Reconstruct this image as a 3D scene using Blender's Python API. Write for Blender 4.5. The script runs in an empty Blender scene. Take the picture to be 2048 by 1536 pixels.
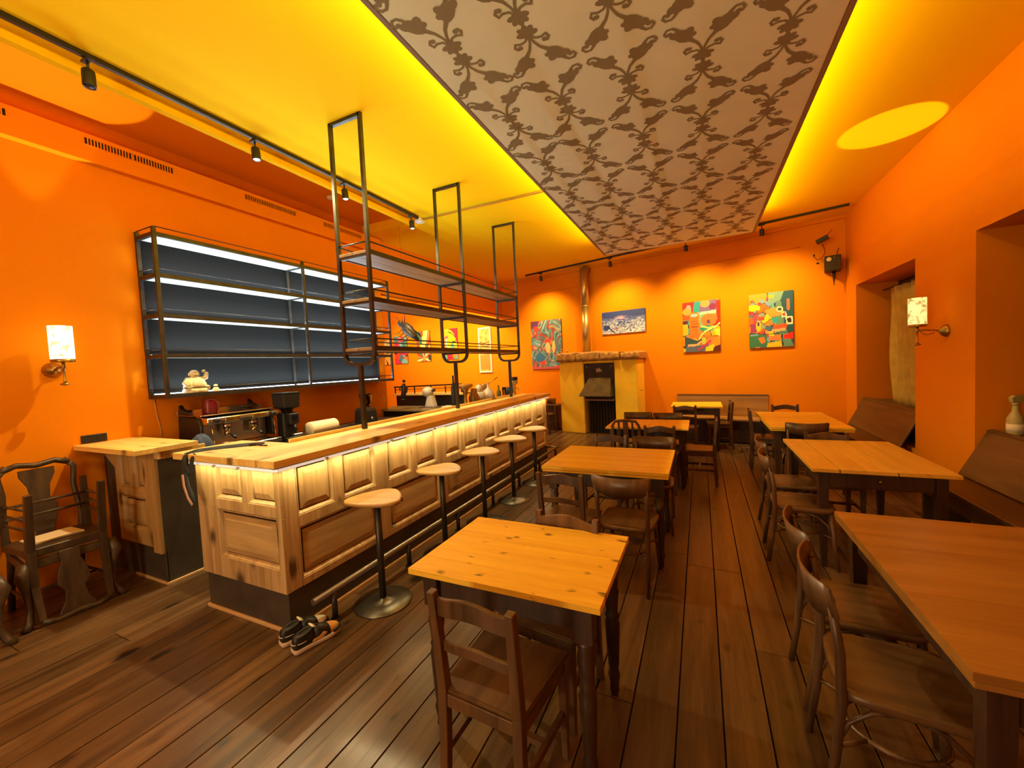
import bpy, bmesh, math, random
import numpy as np
from mathutils import Vector, Matrix
random.seed(7)
rng = np.random.RandomState(5)
S = bpy.context.scene
COL = S.collection
R = math.radians

# ------------------------------------------------------------------ camera
FPX = 807.62
yaw, pitch, roll = -0.43788, -0.04733, -0.04818
fw = Vector((math.sin(yaw)*math.cos(pitch), math.cos(yaw)*math.cos(pitch), math.sin(pitch)))
rt = Vector((math.cos(yaw), -math.sin(yaw), 0)); up = rt.cross(fw)
r2 = rt*math.cos(roll)+up*math.sin(roll); u2 = -rt*math.sin(roll)+up*math.cos(roll)
cd = bpy.data.cameras.new('camera'); cam = bpy.data.objects.new('camera', cd); COL.objects.link(cam)
cd.sensor_fit = 'HORIZONTAL'; cd.sensor_width = 36; cd.lens = FPX/2048*36; cd.clip_start = 0.05; cd.clip_end = 100
m = Matrix((r2, u2, -fw)).transposed().to_4x4(); m.translation = Vector((0, 0, 1.65)); cam.matrix_world = m
S.camera = cam
S.view_settings.view_transform = 'Standard'; S.view_settings.look = 'None'
S.view_settings.gamma = 1; S.view_settings.use_curve_mapping = False
S.view_settings.exposure = 0.0
w = bpy.data.worlds.new('night'); S.world = w; w.use_nodes = True
w.node_tree.nodes['Background'].inputs[0].default_value = (0.02, 0.03, 0.06, 1)
w.node_tree.nodes['Background'].inputs[1].default_value = 0.1
S.cycles.max_bounces = 8; S.cycles.diffuse_bounces = 5; S.cycles.glossy_bounces = 3
S.cycles.caustics_reflective = False; S.cycles.caustics_refractive = False
S.cycles.sample_clamp_indirect = 6

def aim(o, loc, tgt):
    o.location = loc
    d = Vector(tgt)-Vector(loc)
    o.rotation_euler = d.to_track_quat('-Z', 'Y').to_euler()
def area(name, loc, tgt, sx, sy, power, col, parent=None, spread=180):
    l = bpy.data.lights.new(name, 'AREA'); l.shape = 'RECTANGLE'; l.size = sx; l.size_y = sy
    l.energy = power; l.color = col; l.spread = R(spread)
    o = bpy.data.objects.new(name, l); COL.objects.link(o); aim(o, loc, tgt)
    return o
def spot(name, loc, tgt, power, col, angle=60, blend=.5, rad=.03):
    l = bpy.data.lights.new(name, 'SPOT'); l.energy = power; l.color = col; l.spot_size = R(angle); l.spot_blend = blend; l.shadow_soft_size = rad
    o = bpy.data.objects.new(name, l); COL.objects.link(o); aim(o, loc, tgt)
    return o
PZ = 3.55      # underside of the ceiling panel
CZ = 3.86      # ceiling
COVE = (1.0, .66, .06); WARM = (1.0, .62, .30); NEUT = (1.0, .77, .40); COOL = (.62, .84, 1.0)
LV = dict(cove=38, cove_r=26, bar=455, art=235, sconce_up=180, sconce=7, shelf=11.0, led=6.5, rec=200)
def long_area(name, c, dx, dy, sx, sy, power, col, tilt):
    # thin light on top of the panel, facing up and tilted outwards by tilt (radians about Y or X)
    l = bpy.data.lights.new(name, 'AREA'); l.shape = 'RECTANGLE'; l.size = sx; l.size_y = sy; l.energy = power; l.color = col
    o = bpy.data.objects.new(name, l); COL.objects.link(o); o.location = c
    o.rotation_euler = (math.pi+tilt[0], tilt[1], 0)
    return o
long_area('cove_light', (-1.505, 3.7, PZ+.085), 0, 0, .03, 7.6, LV['cove']*2, COVE, (0, R(-90)))
long_area('cove_light', (.795, 3.7, PZ+.085), 0, 0, .03, 7.6, LV['cove_r']*2, COVE, (0, R(74)))
SPOTS_L = [(-3.66, 1.38), (-3.66, 2.50), (-3.66, 3.53), (-3.66, 4.72)]
spot('bar_spot_light', (-3.66, 2.50, 3.64), (-2.5, 2.1, 0), LV['bar']*1.15, NEUT, 125, .5, .03)
spot('bar_spot_light', (-3.66, 3.53, 3.64), (-2.4, 3.4, 0), LV['bar']*1.0, NEUT, 120, .5, .03)
spot('bar_spot_light', (-3.66, 4.72, 3.64), (-2.3, 4.7, 0), LV['bar']*1.0, NEUT, 120, .5, .03)
# unseen fill lights added behind the viewer to brighten bar, panel and ceiling
area('rear_fill_light', (-2.2, -2.2, 2.7), (-2.8, 1.6, 0.6), .5, .5, 22, (1, .78, .48))
area('rear_fill_light', (0.2, -1.6, 3.4), (0.0, 2.5, 0.5), .8, .8, 5, (1, .6, .25))
area('rear_fill_light', (-1.9, -2.2, 1.3), (-.9, 3.4, 3.0), .6, .6, 48, (1, .80, .46))
area('rear_fill_uplight', (-2.3, -1.7, 2.3), (-2.3, -.2, 3.86), .8, .8, 34, (1, .74, .22))
area('rear_fill_uplight', (1.6, -1.9, 2.3), (1.6, -.6, 3.86), .5, .5, 10, (1, .72, .2))
# unseen fill light added for the alcove beyond the bar wall
area('alcove_fill_light', (-6.6, 7.6, 3.5), (-7.2, 10.3, 2.2), 3.0, .4, LV['rec']*1.3, (1, .68, .34))

# ------------------------------------------------------------------ materials
def nodes(name):
    mt = bpy.data.materials.new(name); mt.use_nodes = True
    nt = mt.node_tree; b = nt.nodes['Principled BSDF']
    return mt, nt, b
def srgb(h):
    if isinstance(h, str):
        h = h.lstrip('#'); c = [int(h[i:i+2], 16)/255 for i in (0, 2, 4)]
    else: c = [v/255 for v in h]
    return tuple(v/12.92 if v <= .04045 else ((v+.055)/1.055)**2.4 for v in c)
def rgba(c): return (*c, 1)
def mat(name, col, rough=.6, metal=0, bump=0, bscale=60, var=0, vscale=3, spec=None, emit=None, estr=1):
    mt, nt, b = nodes(name); N = nt.nodes.new; L = nt.links.new
    b.inputs['Base Color'].default_value = rgba(col); b.inputs['Roughness'].default_value = rough; b.inputs['Metallic'].default_value = metal
    if spec is not None: b.inputs['Specular IOR Level'].default_value = spec
    tc = None
    if var or bump:
        tc = N('ShaderNodeTexCoord')
    if var:
        n = N('ShaderNodeTexNoise'); n.inputs['Scale'].default_value = vscale; n.inputs['Detail'].default_value = 6
        L(tc.outputs['Object'], n.inputs['Vector'])
        r = N('ShaderNodeValToRGB'); r.color_ramp.elements[0].position = .3; r.color_ramp.elements[1].position = .72
        r.color_ramp.elements[0].color = rgba([v*(1-var) for v in col]); r.color_ramp.elements[1].color = rgba([min(1, v*(1+var)) for v in col])
        L(n.outputs['Fac'], r.inputs[0]); L(r.outputs[0], b.inputs['Base Color'])
    if bump:
        n = N('ShaderNodeTexNoise'); n.inputs['Scale'].default_value = bscale; n.inputs['Detail'].default_value = 4
        L(tc.outputs['Object'], n.inputs['Vector'])
        bp = N('ShaderNodeBump'); bp.inputs['Strength'].default_value = bump; bp.inputs['Distance'].default_value = .01
        L(n.outputs['Fac'], bp.inputs['Height']); L(bp.outputs[0], b.inputs['Normal'])
    if emit:
        b.inputs['Emission Color'].default_value = rgba(emit); b.inputs['Emission Strength'].default_value = estr
    return mt
def wood(name, dark, light, axis='Y', rough=.5, grain=14, knots=0, rnd=.12, bump=.15, fine=1.0, coat=0):
    mt, nt, b = nodes(name); N = nt.nodes.new; L = nt.links.new
    tc = N('ShaderNodeTexCoord'); oi = N('ShaderNodeObjectInfo')
    mul = N('ShaderNodeVectorMath'); mul.operation = 'MULTIPLY'; mul.inputs[1].default_value = {'X': (.07, 1, 1), 'Y': (1, .07, 1), 'Z': (1, 1, .07)}[axis]
    L(tc.outputs['Object'], mul.inputs[0])
    rv = N('ShaderNodeMath'); rv.operation = 'MULTIPLY'; rv.inputs[1].default_value = 37; L(oi.outputs['Random'], rv.inputs[0])
    add = N('ShaderNodeVectorMath'); add.operation = 'ADD'; L(mul.outputs[0], add.inputs[0]); L(rv.outputs[0], add.inputs[1])
    n1 = N('ShaderNodeTexNoise'); n1.inputs['Scale'].default_value = grain; n1.inputs['Detail'].default_value = 5; n1.inputs['Distortion'].default_value = 1.2
    L(add.outputs[0], n1.inputs['Vector'])
    n2 = N('ShaderNodeTexNoise'); n2.inputs['Scale'].default_value = grain*9*fine; n2.inputs['Detail'].default_value = 3
    L(add.outputs[0], n2.inputs['Vector'])
    mx = N('ShaderNodeMath'); mx.operation = 'MULTIPLY_ADD'; mx.inputs[1].default_value = .35
    L(n2.outputs['Fac'], mx.inputs[0]); L(n1.outputs['Fac'], mx.inputs[2])
    r = N('ShaderNodeValToRGB'); e = r.color_ramp.elements
    e[0].position = .42; e[1].position = .86; e[0].color = rgba(dark); e[1].color = rgba(light)
    L(mx.outputs[0], r.inputs[0])
    out = r.outputs[0]
    if knots:
        v = N('ShaderNodeTexVoronoi'); v.voronoi_dimensions = '2D'; v.inputs['Scale'].default_value = knots
        sx = N('ShaderNodeSeparateXYZ'); L(tc.outputs['Object'], sx.inputs[0]); cx_ = N('ShaderNodeCombineXYZ')
        sa = N('ShaderNodeMath'); sa.operation = 'ADD'; L(sx.outputs['X'], sa.inputs[0])
        if axis == 'Z': L(sx.outputs['Y'], sa.inputs[1])
        sb_ = N('ShaderNodeMath'); sb_.operation = 'ADD'; L(sx.outputs['Z' if axis == 'Z' else 'Y'], sb_.inputs[0])
        L(rv.outputs[0], sb_.inputs[1])
        L(sa.outputs[0], cx_.inputs[0]); L(sb_.outputs[0], cx_.inputs[1])
        mm = N('ShaderNodeVectorMath'); mm.operation = 'MULTIPLY'; mm.inputs[1].default_value = (.6, 1, 1) if axis == 'X' else (1, .6, 1)
        L(cx_.outputs[0], mm.inputs[0]); nz = N('ShaderNodeVectorMath'); nz.operation = 'MULTIPLY_ADD'; nz.inputs[1].default_value = (.05, .05, .05)
        L(n2.outputs['Color'], nz.inputs[0]); L(mm.outputs[0], nz.inputs[2]); L(nz.outputs[0], v.inputs['Vector'])
        sel = N('ShaderNodeSeparateXYZ'); L(v.outputs['Color'], sel.inputs[0])
        ad = N('ShaderNodeMath'); ad.operation = 'MULTIPLY_ADD'; ad.inputs[1].default_value = .11; L(sel.outputs['X'], ad.inputs[0]); L(v.outputs['Distance'], ad.inputs[2])
        kr = N('ShaderNodeValToRGB'); kr.color_ramp.elements[0].position = .08; kr.color_ramp.elements[1].position = .17
        L(ad.outputs[0], kr.inputs[0])
        mk = N('ShaderNodeMixRGB'); mk.inputs[1].default_value = rgba([c*.3 for c in dark]); L(kr.outputs[0], mk.inputs[0]); L(out, mk.inputs[2]); out = mk.outputs[0]
    hs = N('ShaderNodeHueSaturation'); mr = N('ShaderNodeMapRange'); mr.inputs[3].default_value = 1-rnd; mr.inputs[4].default_value = 1+rnd
    L(oi.outputs['Random'], mr.inputs[0]); L(mr.outputs[0], hs.inputs['Value']); L(out, hs.inputs['Color']); L(hs.outputs[0], b.inputs['Base Color'])
    b.inputs['Roughness'].default_value = rough
    if coat: b.inputs['Coat Weight'].default_value = coat; b.inputs['Coat Roughness'].default_value = .25
    bp = N('ShaderNodeBump'); bp.inputs['Strength'].default_value = bump; bp.inputs['Distance'].default_value = .004
    L(mx.outputs[0], bp.inputs['Height']); L(bp.outputs[0], b.inputs['Normal'])
    return mt
def vcol_mat(name, rough=.7):
    mt, nt, b = nodes(name); a = nt.nodes.new('ShaderNodeVertexColor'); a.layer_name = 'paint'
    nt.links.new(a.outputs['Color'], b.inputs['Base Color']); b.inputs['Roughness'].default_value = rough
    return mt

M = {}
M['wall'] = mat('orange_paint', (.76, .235, .003), .85, spec=.08, bump=.08, bscale=9, var=.035, vscale=1.2)
M['ceil'] = mat('ceiling_paint', (.90, .55, .004), .85, spec=.05, bump=.03, bscale=5)
M['ochre'] = mat('ochre_plaster', (.90, .60, .045), .8, spec=.1, bump=.25, bscale=12, var=.06, vscale=3)
M['stone'] = mat('sandstone', (.42, .22, .055), .9, bump=.9, bscale=30, var=.35, vscale=14)
M['plank'] = wood('floor_plank', (.038, .019, .0065), (.145, .078, .031), 'Y', .33, grain=10, knots=3, rnd=.24, bump=.35)
M['gap'] = mat('floor_gap', (.012, .006, .003), .9)
M['pine_bar'] = wood('bar_pine', (.31, .19, .078), (.60, .415, .195), 'Z', .45, grain=11, knots=2.5, rnd=.10, bump=.2)
M['pine_shaded'] = wood('cabinet_shaded_pine', (.28, .165, .055), (.50, .32, .12), 'Z', .5, grain=11, knots=2.5, rnd=.1, bump=.2)  # bar pine darkened to carry the shade under the worktop overhang
M['pine_field'] = wood('bar_pine_wide_grain', (.36, .225, .09), (.62, .43, .19), 'X', .45, grain=8, knots=2.5, rnd=.08, bump=.2)
M['worktop'] = wood('worktop_pine', (.72, .46, .10), (.92, .70, .25), 'Y', .38, grain=10, knots=3, rnd=.05, bump=.1)
M['worktop_x'] = wood('worktop_pine_cross', (.72, .46, .10), (.92, .70, .25), 'X', .38, grain=10, knots=3, rnd=.05, bump=.1)
M['tbl_x'] = wood('table_pine', (.72, .36, .016), (.92, .56, .04), 'X', .42, grain=10, knots=9, rnd=.015, bump=.1)
M['tbl_plain'] = wood('table_beech', (.74, .40, .014), (.92, .60, .04), 'X', .40, grain=7, rnd=.015, bump=.08)
M['tbl_y'] = wood('table_oak_long', (.56, .28, .02), (.76, .43, .05), 'Y', .40, grain=7, rnd=.02, bump=.1)
M['tbl_dark'] = wood('table_stained', (.22, .09, .014), (.34, .16, .03), 'X', .30, grain=7, rnd=.015, bump=.08)
M['brown'] = wood('brown_stained_wood', (.018, .008, .004), (.05, .024, .011), 'Z', .42, grain=10, rnd=.25, bump=.12)
M['chair'] = wood('chair_beech', (.042, .019, .007), (.14, .068, .024), 'Z', .38, grain=9, rnd=.25, bump=.1)
M['seatw'] = wood('chair_seat_ply', (.065, .029, .009), (.145, .072, .024), 'Y', .36, grain=8, rnd=.2, bump=.08)
M['bench'] = wood('bench_oak', (.06, .028, .007), (.125, .062, .017), 'Y', .45, grain=8, rnd=.1, bump=.1)
M['benchf'] = wood('bench_oak_long', (.22, .10, .022), (.40, .20, .05), 'X', .45, grain=8, rnd=.1, bump=.1)
M['stoolw'] = wood('stool_pine', (.34, .17, .045), (.52, .31, .10), 'X', .4, grain=9, rnd=.08, bump=.08)
M['lath'] = mat('pale_lath', (.62, .40, .18), .6)
M['plinth'] = mat('grey_plinth', (.055, .047, .036), .55, var=.25, vscale=6)
M['steel'] = mat('raw_steel', (.060, .055, .048), .42, .75, var=.25, vscale=9)
M['bsteel'] = mat('brushed_steel', (.55, .52, .48), .28, 1)
M['chrome'] = mat('chrome', (.75, .70, .62), .12, 1)
M['brass'] = mat('aged_brass', (.42, .27, .06), .35, .95, var=.25, vscale=30)
M['black'] = mat('black_plastic', (.012, .012, .013), .4)
M['blackm'] = mat('black_metal', (.02, .018, .017), .45, .3)
M['panel'] = mat('stretched_fabric', (.84, .90, .62), .8, spec=.1, bump=.05, bscale=6, var=.05, vscale=1.5)
M['orn'] = mat('stencil_paint', (.30, .255, .13), .8, spec=.1)
M['pedge'] = mat('panel_edge', (.30, .22, .14), .7)
M['glow'] = mat('led_strip_light', (1, 1, 1), .5, emit=(1, .86, .68), estr=2.2)
M['bottle'] = mat('cream_plastic', (.46, .37, .12), .5)
M['barglow'] = mat('bar_led_profile', (.8, .78, .72), .5, emit=(1, .90, .74), estr=.55)
M['coolglow'] = mat('cool_led', (1, 1, 1), .5, emit=(.72, .88, 1), estr=9)
M['white'] = mat('white_paint', (.7, .68, .62), .5)
M['shelfb'] = mat('shelf_backboard', (.013, .012, .011), .8, spec=.08)
M['shelfw'] = wood('whitewashed_shelf', (.42, .38, .33), (.62, .57, .50), 'Y', .5, grain=9, rnd=.03)
M['rackw'] = wood('rack_board', (.22, .15, .07), (.36, .25, .12), 'Y', .5, grain=9, rnd=.05)
M['cream'] = mat('cream_plaster', (.72, .60, .36), .6, var=.25, vscale=40)
M['paper'] = mat('paper', (.78, .66, .42), .8)
M['red'] = mat('red_enamel', (.14, .008, .012), .3)
M['railm'] = mat('rubbed_steel_rail', (.32, .30, .27), .33, .9)
M['curtain'] = mat('ochre_curtain', (.50, .36, .06), .9, var=.15, vscale=8)
M['glassd'] = mat('night_glass', (.01, .012, .016), .05, 0)
M['iron'] = mat('cast_iron', (.035, .022, .012), .5, .4, var=.3, vscale=12)
M['ironl'] = mat('stove_hood', (.10, .070, .025), .45, .5, var=.3, vscale=8)
M['gold'] = mat('gilded', (.55, .40, .16), .4, .6)
M['blue'] = mat('blue_cloth', (.05, .08, .16), .9)
M['strap'] = mat('dark_strap', (.02, .028, .035), .8)
M['pink'] = mat('pale_pink_strap', (.55, .33, .25), .8)
M['amber'] = mat('amber_glass', (.35, .16, .02), .15)
M['ceram'] = mat('white_ceramic', (.62, .55, .42), .35)
M['green'] = mat('olive_leaf', (.16, .17, .03), .8)
M['cane'] = mat('cane_seat', (.30, .15, .05), .7)

# ------------------------------------------------------------------ mesh builder
class MB:
    def __init__(s): s.v = []; s.f = []; s.sm = []
    def add(s, vs, fs, smooth=False, T=None):
        o = len(s.v)
        for p in vs:
            p = Vector(p)
            if T is not None: p = T @ p
            s.v.append(tuple(p))
        for f in fs: s.f.append(tuple(i+o for i in f)); s.sm.append(smooth)
        return s
    def box(s, x0, x1, y0, y1, z0, z1, T=None):
        vs = [(x, y, z) for x in (x0, x1) for y in (y0, y1) for z in (z0, z1)]
        return s.add(vs, [(0, 1, 3, 2), (4, 6, 7, 5), (0, 4, 5, 1), (2, 3, 7, 6), (0, 2, 6, 4), (1, 5, 7, 3)], False, T)
    def cb(s, c, d, T=None):
        return s.box(c[0]-d[0]/2, c[0]+d[0]/2, c[1]-d[1]/2, c[1]+d[1]/2, c[2]-d[2]/2, c[2]+d[2]/2, T)
    def rings(s, rs, smooth=True, caps=True, closed=False, T=None):
        n = len(rs[0]); vs = [p for r in rs for p in r]; fs = []
        k = len(rs)
        for i in range(k if closed else k-1):
            a = i*n; b = ((i+1) % k)*n
            for j in range(n): fs.append((a+j, a+(j+1) % n, b+(j+1) % n, b+j))
        o = len(s.v); s.add(vs, fs, smooth, T)
        if caps and not closed:
            s.f.append(tuple(o+j for j in reversed(range(n)))); s.sm.append(False)
            s.f.append(tuple(o+(k-1)*n+j for j in range(n))); s.sm.append(False)
        return s
    def tube(s, pts, r, n=8, caps=True, closed=False, flat=None, T=None, square=False, upv=None):
        pts = [Vector(p) for p in pts]; rs = []; k = len(pts)
        prev = None
        for i, p in enumerate(pts):
            if closed: t = (pts[(i+1) % k]-pts[i-1])
            else: t = pts[min(i+1, k-1)]-pts[max(i-1, 0)]
            t.normalize()
            if prev is None:
                a = Vector(upv) if upv else (Vector((0, 0, 1)) if abs(t.z) < .9 else Vector((0, 1, 0)))
                nx = t.cross(a).normalized()
            else:
                nx = (prev - t*prev.dot(t)).normalized()
            prev = nx; ny = t.cross(nx)
            ri = r[i] if isinstance(r, (list, tuple)) else r
            fx, fy = (1, 1) if flat is None else flat
            ring = []
            if square:
                for a, b in ((-1, -1), (1, -1), (1, 1), (-1, 1)): ring.append(p+nx*(a*ri*fx)+ny*(b*ri*fy))
            else:
                for j in range(n):
                    an = 2*math.pi*j/n; ring.append(p+nx*(math.cos(an)*ri*fx)+ny*(math.sin(an)*ri*fy))
            rs.append(ring)
        return s.rings(rs, not square, caps, closed, T)
    def lathe(s, prof, c=(0, 0, 0), n=16, T=None, smooth=True, sx=1, sy=1):
        rs = [[(c[0]+math.cos(2*math.pi*j/n)*r*sx, c[1]+math.sin(2*math.pi*j/n)*r*sy, c[2]+z) for j in range(n)] for r, z in prof]
        return s.rings(rs, smooth, True, False, T)
    def prism(s, poly, lo, hi, axis='Z', T=None, smooth=False):
        def P(a, b, h): return {'Z': (a, b, h), 'Y': (a, h, b), 'X': (h, a, b)}[axis]
        n = len(poly); vs = [P(a, b, lo) for a, b in poly]+[P(a, b, hi) for a, b in poly]
        o = len(s.v)
        s.add(vs, [(j, (j+1) % n, n+(j+1) % n, n+j) for j in range(n)], smooth, T)
        s.f.append(tuple(o+j for j in reversed(range(n)))); s.sm.append(False)
        s.f.append(tuple(o+n+j for j in range(n))); s.sm.append(False)
        return s
    def ball(s, c, r, n=12, m=8, T=None):
        rx, ry, rz = r if isinstance(r, (tuple, list)) else (r, r, r)
        rs = []
        for i in range(1, m):
            a = math.pi*i/m
            rs.append([(c[0]+rx*math.sin(a)*math.cos(2*math.pi*j/n), c[1]+ry*math.sin(a)*math.sin(2*math.pi*j/n), c[2]-rz*math.cos(a)) for j in range(n)])
        return s.rings(rs, True, True, False, T)
    def strip(s, pa, pb, th, T=None, smooth=True):
        # sheet between two polylines, thickness along given vector list th
        rs = []
        for a, b, t in zip(pa, pb, th):
            a, b, t = Vector(a), Vector(b), Vector(t)
            rs.append([a, b, b+t, a+t])
        return s.rings(rs, smooth, True, False, T)
    def mesh(s, name, bevel=0, seg=1):
        me = bpy.data.meshes.new(name); me.from_pydata(s.v, [], s.f)
        me.polygons.foreach_set('use_smooth', s.sm)
        bm = bmesh.new(); bm.from_mesh(me)
        bmesh.ops.recalc_face_normals(bm, faces=bm.faces)
        if bevel:
            ed = [e for e in bm.edges if len(e.link_faces) == 2 and e.calc_face_angle(0) > .6 and not (e.link_faces[0].smooth and e.link_faces[1].smooth)]
            bmesh.ops.bevel(bm, geom=ed, offset=bevel, segments=seg, affect='EDGES', clamp_overlap=True)
        bm.to_mesh(me); bm.free(); me.update()
        return me
    def build(s, name, m, parent=None, bevel=0, seg=1, loc=None, rot=None, label=None):
        me = s.mesh(name, bevel, seg); me.materials.append(m)
        o = bpy.data.objects.new(name, me); COL.objects.link(o)
        if parent is not None: o.parent = parent
        if loc is not None: o.location = loc
        if rot is not None: o.rotation_euler = rot
        if label: o['label'] = label
        return o
def tag(o, label=None, cat=None, group=None, kind=None):
    if label: o['label'] = label
    if cat: o['category'] = cat
    if group: o['group'] = group
    if kind: o['kind'] = kind
    return o
def thing(name, label, cat, loc=(0, 0, 0), rz=0, group=None, rx=0, ry=0):
    o = bpy.data.objects.new(name, None); o.empty_display_size = .1; COL.objects.link(o)
    o.location = loc; o.rotation_euler = (rx, ry, rz)
    return tag(o, label, cat, group)
def dup(root, loc, rz, label, group=None):
    r = root.copy(); COL.objects.link(r); r.location = loc; r.rotation_euler = (0, 0, rz); r['label'] = label
    if group: r['group'] = group
    for ch in list(root.children):
        c = ch.copy(); COL.objects.link(c); c.parent = r
        for g in list(ch.children):
            d = g.copy(); COL.objects.link(d); d.parent = c
    return r
def arc(cx, cy, r, a0, a1, n, ry=None):
    ry = r if ry is None else ry
    return [(cx+r*math.cos(R(a0+(a1-a0)*i/n)), cy+ry*math.sin(R(a0+(a1-a0)*i/n))) for i in range(n+1)]
def rrect(x0, x1, y0, y1, r, n=4):
    p = []
    for cx, cy, a in ((x1-r, y0+r, -90), (x1-r, y1-r, 0), (x0+r, y1-r, 90), (x0+r, y0+r, 180)): p += arc(cx, cy, r, a, a+90, n)
    return p

# ------------------------------------------------------------------ setting
TH = -0.20471
def W(s, off=0, z=0):   # point on the slanted far wall: s metres along it, off metres in front
    c, n = math.cos(TH), math.sin(TH)
    return Vector((-3.177+s*c+off*n, 9.641+s*n-off*c, z))
def S_of(x): return (x+3.177)/math.cos(TH)
WL = -4.88; WR = 2.22; YB = -2.6
def struct(name, b, m, parent=None, bevel=0): return tag(b.build(name, m, parent, bevel), kind='structure' if parent is None else None)

floor = struct('floor', MB().box(-12, 2.9, YB-.1, 12.5, -.12, -.022), M['gap'])
# floorboards, each a part of the floor
pm = {}
x = -4.88; rowi = 0
while x < 2.2:
    wd = [.19, .185, .195, .18, .20][rowi % 5]
    if x+wd > 2.22: wd = 2.22-x
    if wd < .05: break
    y = YB - random.random()*2.2
    while y < 9.9:
        L_ = random.uniform(2.4, 4.6); y1 = min(y+L_, 10.2); y0 = max(y, YB)
        yend = 9.60-(x+wd/2+3.177)*.2077
        if x < -4.8: yend = 10.0
        y1 = min(y1, yend)
        if y1-y0 > .15:
            MB().box(0, wd-.006, 0, y1-y0-.004, -.022, random.uniform(-.0015, .0)).build('plank', M['plank'], floor, .0018, loc=(x, y0, 0))
        y += L_
    x += wd; rowi += 1
MB().box(-12, -4.89, 5.2, 12, -.022, 0).build('alcove_floor', M['plank'], floor)

cb = MB()
cb.box(-3.79, 2.75, YB, 10.6, CZ, CZ+.2)
cb.box(WL-.16, -3.79, 5.03, 10.8, CZ, CZ+.2)
cb.box(-12, WL-.15, 5.2, 12.5, 3.80, 3.9)
struct('ceiling', cb, M['ceil'])
struct('trim_4', MB().box(WL-.16, -3.79, YB, 5.03, 3.995, 4.06), M['wall'])  # recess ceiling; the darker wall paint stands in for its shade
# left wall, ending at the alcove, with the beam that carries on over the opening
b = MB().box(WL-.16, WL, YB, 5.35, 0, 4.0).box(WL-.16, WL, 5.35, 10.2, 2.97, 4.0)
struct('wall_left', b, M['wall'])
b = MB().box(WL, WL+.08, YB, 5.35, 3.605, 3.845)
struct('trim_1', b, M['wall'], bevel=.004)
# far wall
b = MB(); T = Matrix.Translation(Vector((-3.177, 9.641, 0))) @ Matrix.Rotation(TH, 4, 'Z')
b.box(-9.2, 6.2, 0, .2, 0, 4.0, T)
struct('wall_far', b, M['wall'])
# right wall with two deep window niches
b = MB()
N1 = (6.12, 8.03); N2 = (3.02, 5.01); NZ = (.46, 2.63)
for y0, y1 in ((YB, N2[0]), (N2[1], N1[0]), (N1[1], 8.9)): b.box(WR, 2.85, y0, y1, 0, 4.0)
for y0, y1 in (N1, N2):
    b.box(WR, 2.85, y0, y1, 0, NZ[0]); b.box(WR, 2.85, y0, y1, NZ[1], 4.0)
struct('wall_right', b, M['wall'])
struct('wall_back', MB().box(WL-.16, 2.85, YB-.2, YB, 0, 4.0), M['wall'])
struct('wall_alcove', MB().box(-12.1, -11.9, 5.2, 12.5, 0, 4.0).box(-12, WL-.16, 5.15, 5.3, 0, 3.9), M['wall'])
# windows at the back of the niches
for i, (y0, y1) in enumerate((N1, N2)):
    f = MB()
    for a, c in ((y0, y0+.07), (y1-.07, y1), ((y0+y1)/2-.04, (y0+y1)/2+.04)): f.box(2.72, 2.78, a, c, NZ[0], NZ[1])
    for a, c in ((NZ[0], NZ[0]+.07), (NZ[1]-.07, NZ[1]), (1.95, 2.0)): f.box(2.725, 2.775, y0, y1, a, c)
    wo = struct('window_%d' % (i+1), f, M['brown'], bevel=.004)
    ym = (y0+y1)/2
    for a, c in ((y0+.07, ym-.04), (ym+.04, y1-.07)):
        for p, q in ((NZ[0]+.07, 1.95), (2.0, NZ[1]-.07)): MB().box(2.745, 2.752, a, c, p, q).build('pane', M['glassd'], wo)
# cornice shadow step where far wall meets ceiling
b = MB(); b.box(-9.2, 5.6, -.04, 0, 3.80, 3.87, T)
struct('trim_2', b, M['wall'])
struct('trim_3', MB().box(-3.86, -3.79, YB, 5.03, 3.785, 3.995), M['ceil'], bevel=.004)

# ------------------------------------------------------------------ suspended ceiling panel
PX0, PX1, PY0, PY1 = -1.54, .83, -2.2, 7.52
cp = thing('ceiling_panel', 'long hanging ceiling panel of beige cloth stencilled with brown scrollwork', 'ceiling panel', (0, 0, 0))
MB().box(PX0+.035, PX1-.035, PY0+.03, PY1-.03, PZ, PZ+.03).build('panel_cloth', M['panel'], cp, .01)
for nm, q in (('edge_rail', (PX0, PX0+.035, PY0, PY1)), ('edge_rail', (PX1-.035, PX1, PY0, PY1)), ('edge_rail', (PX0+.035, PX1-.035, PY1-.03, PY1)), ('edge_rail', (PX0+.035, PX1-.035, PY0, PY0+.03))):
    MB().box(q[0], q[1], q[2], q[3], PZ+.003, PZ+.06).build(nm, M['pedge'], cp, .004)
MB().box(PX0+.1, PX0+.14, PY0+.1, PY1-.1, PZ+.03, PZ+.065).box(PX1-.14, PX1-.1, PY0+.1, PY1-.1, PZ+.03, PZ+.065).build('light_channel', M['white'], cp)
hb = MB()
for yy in (-1, 1.5, 4, 6.5):
    for xx in (PX0+.5, PX1-.5): hb.tube([(xx, yy, PZ+.03), (xx, yy, CZ)], .012, 6)
hb.build('hanger_rod', M['steel'], cp)
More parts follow.
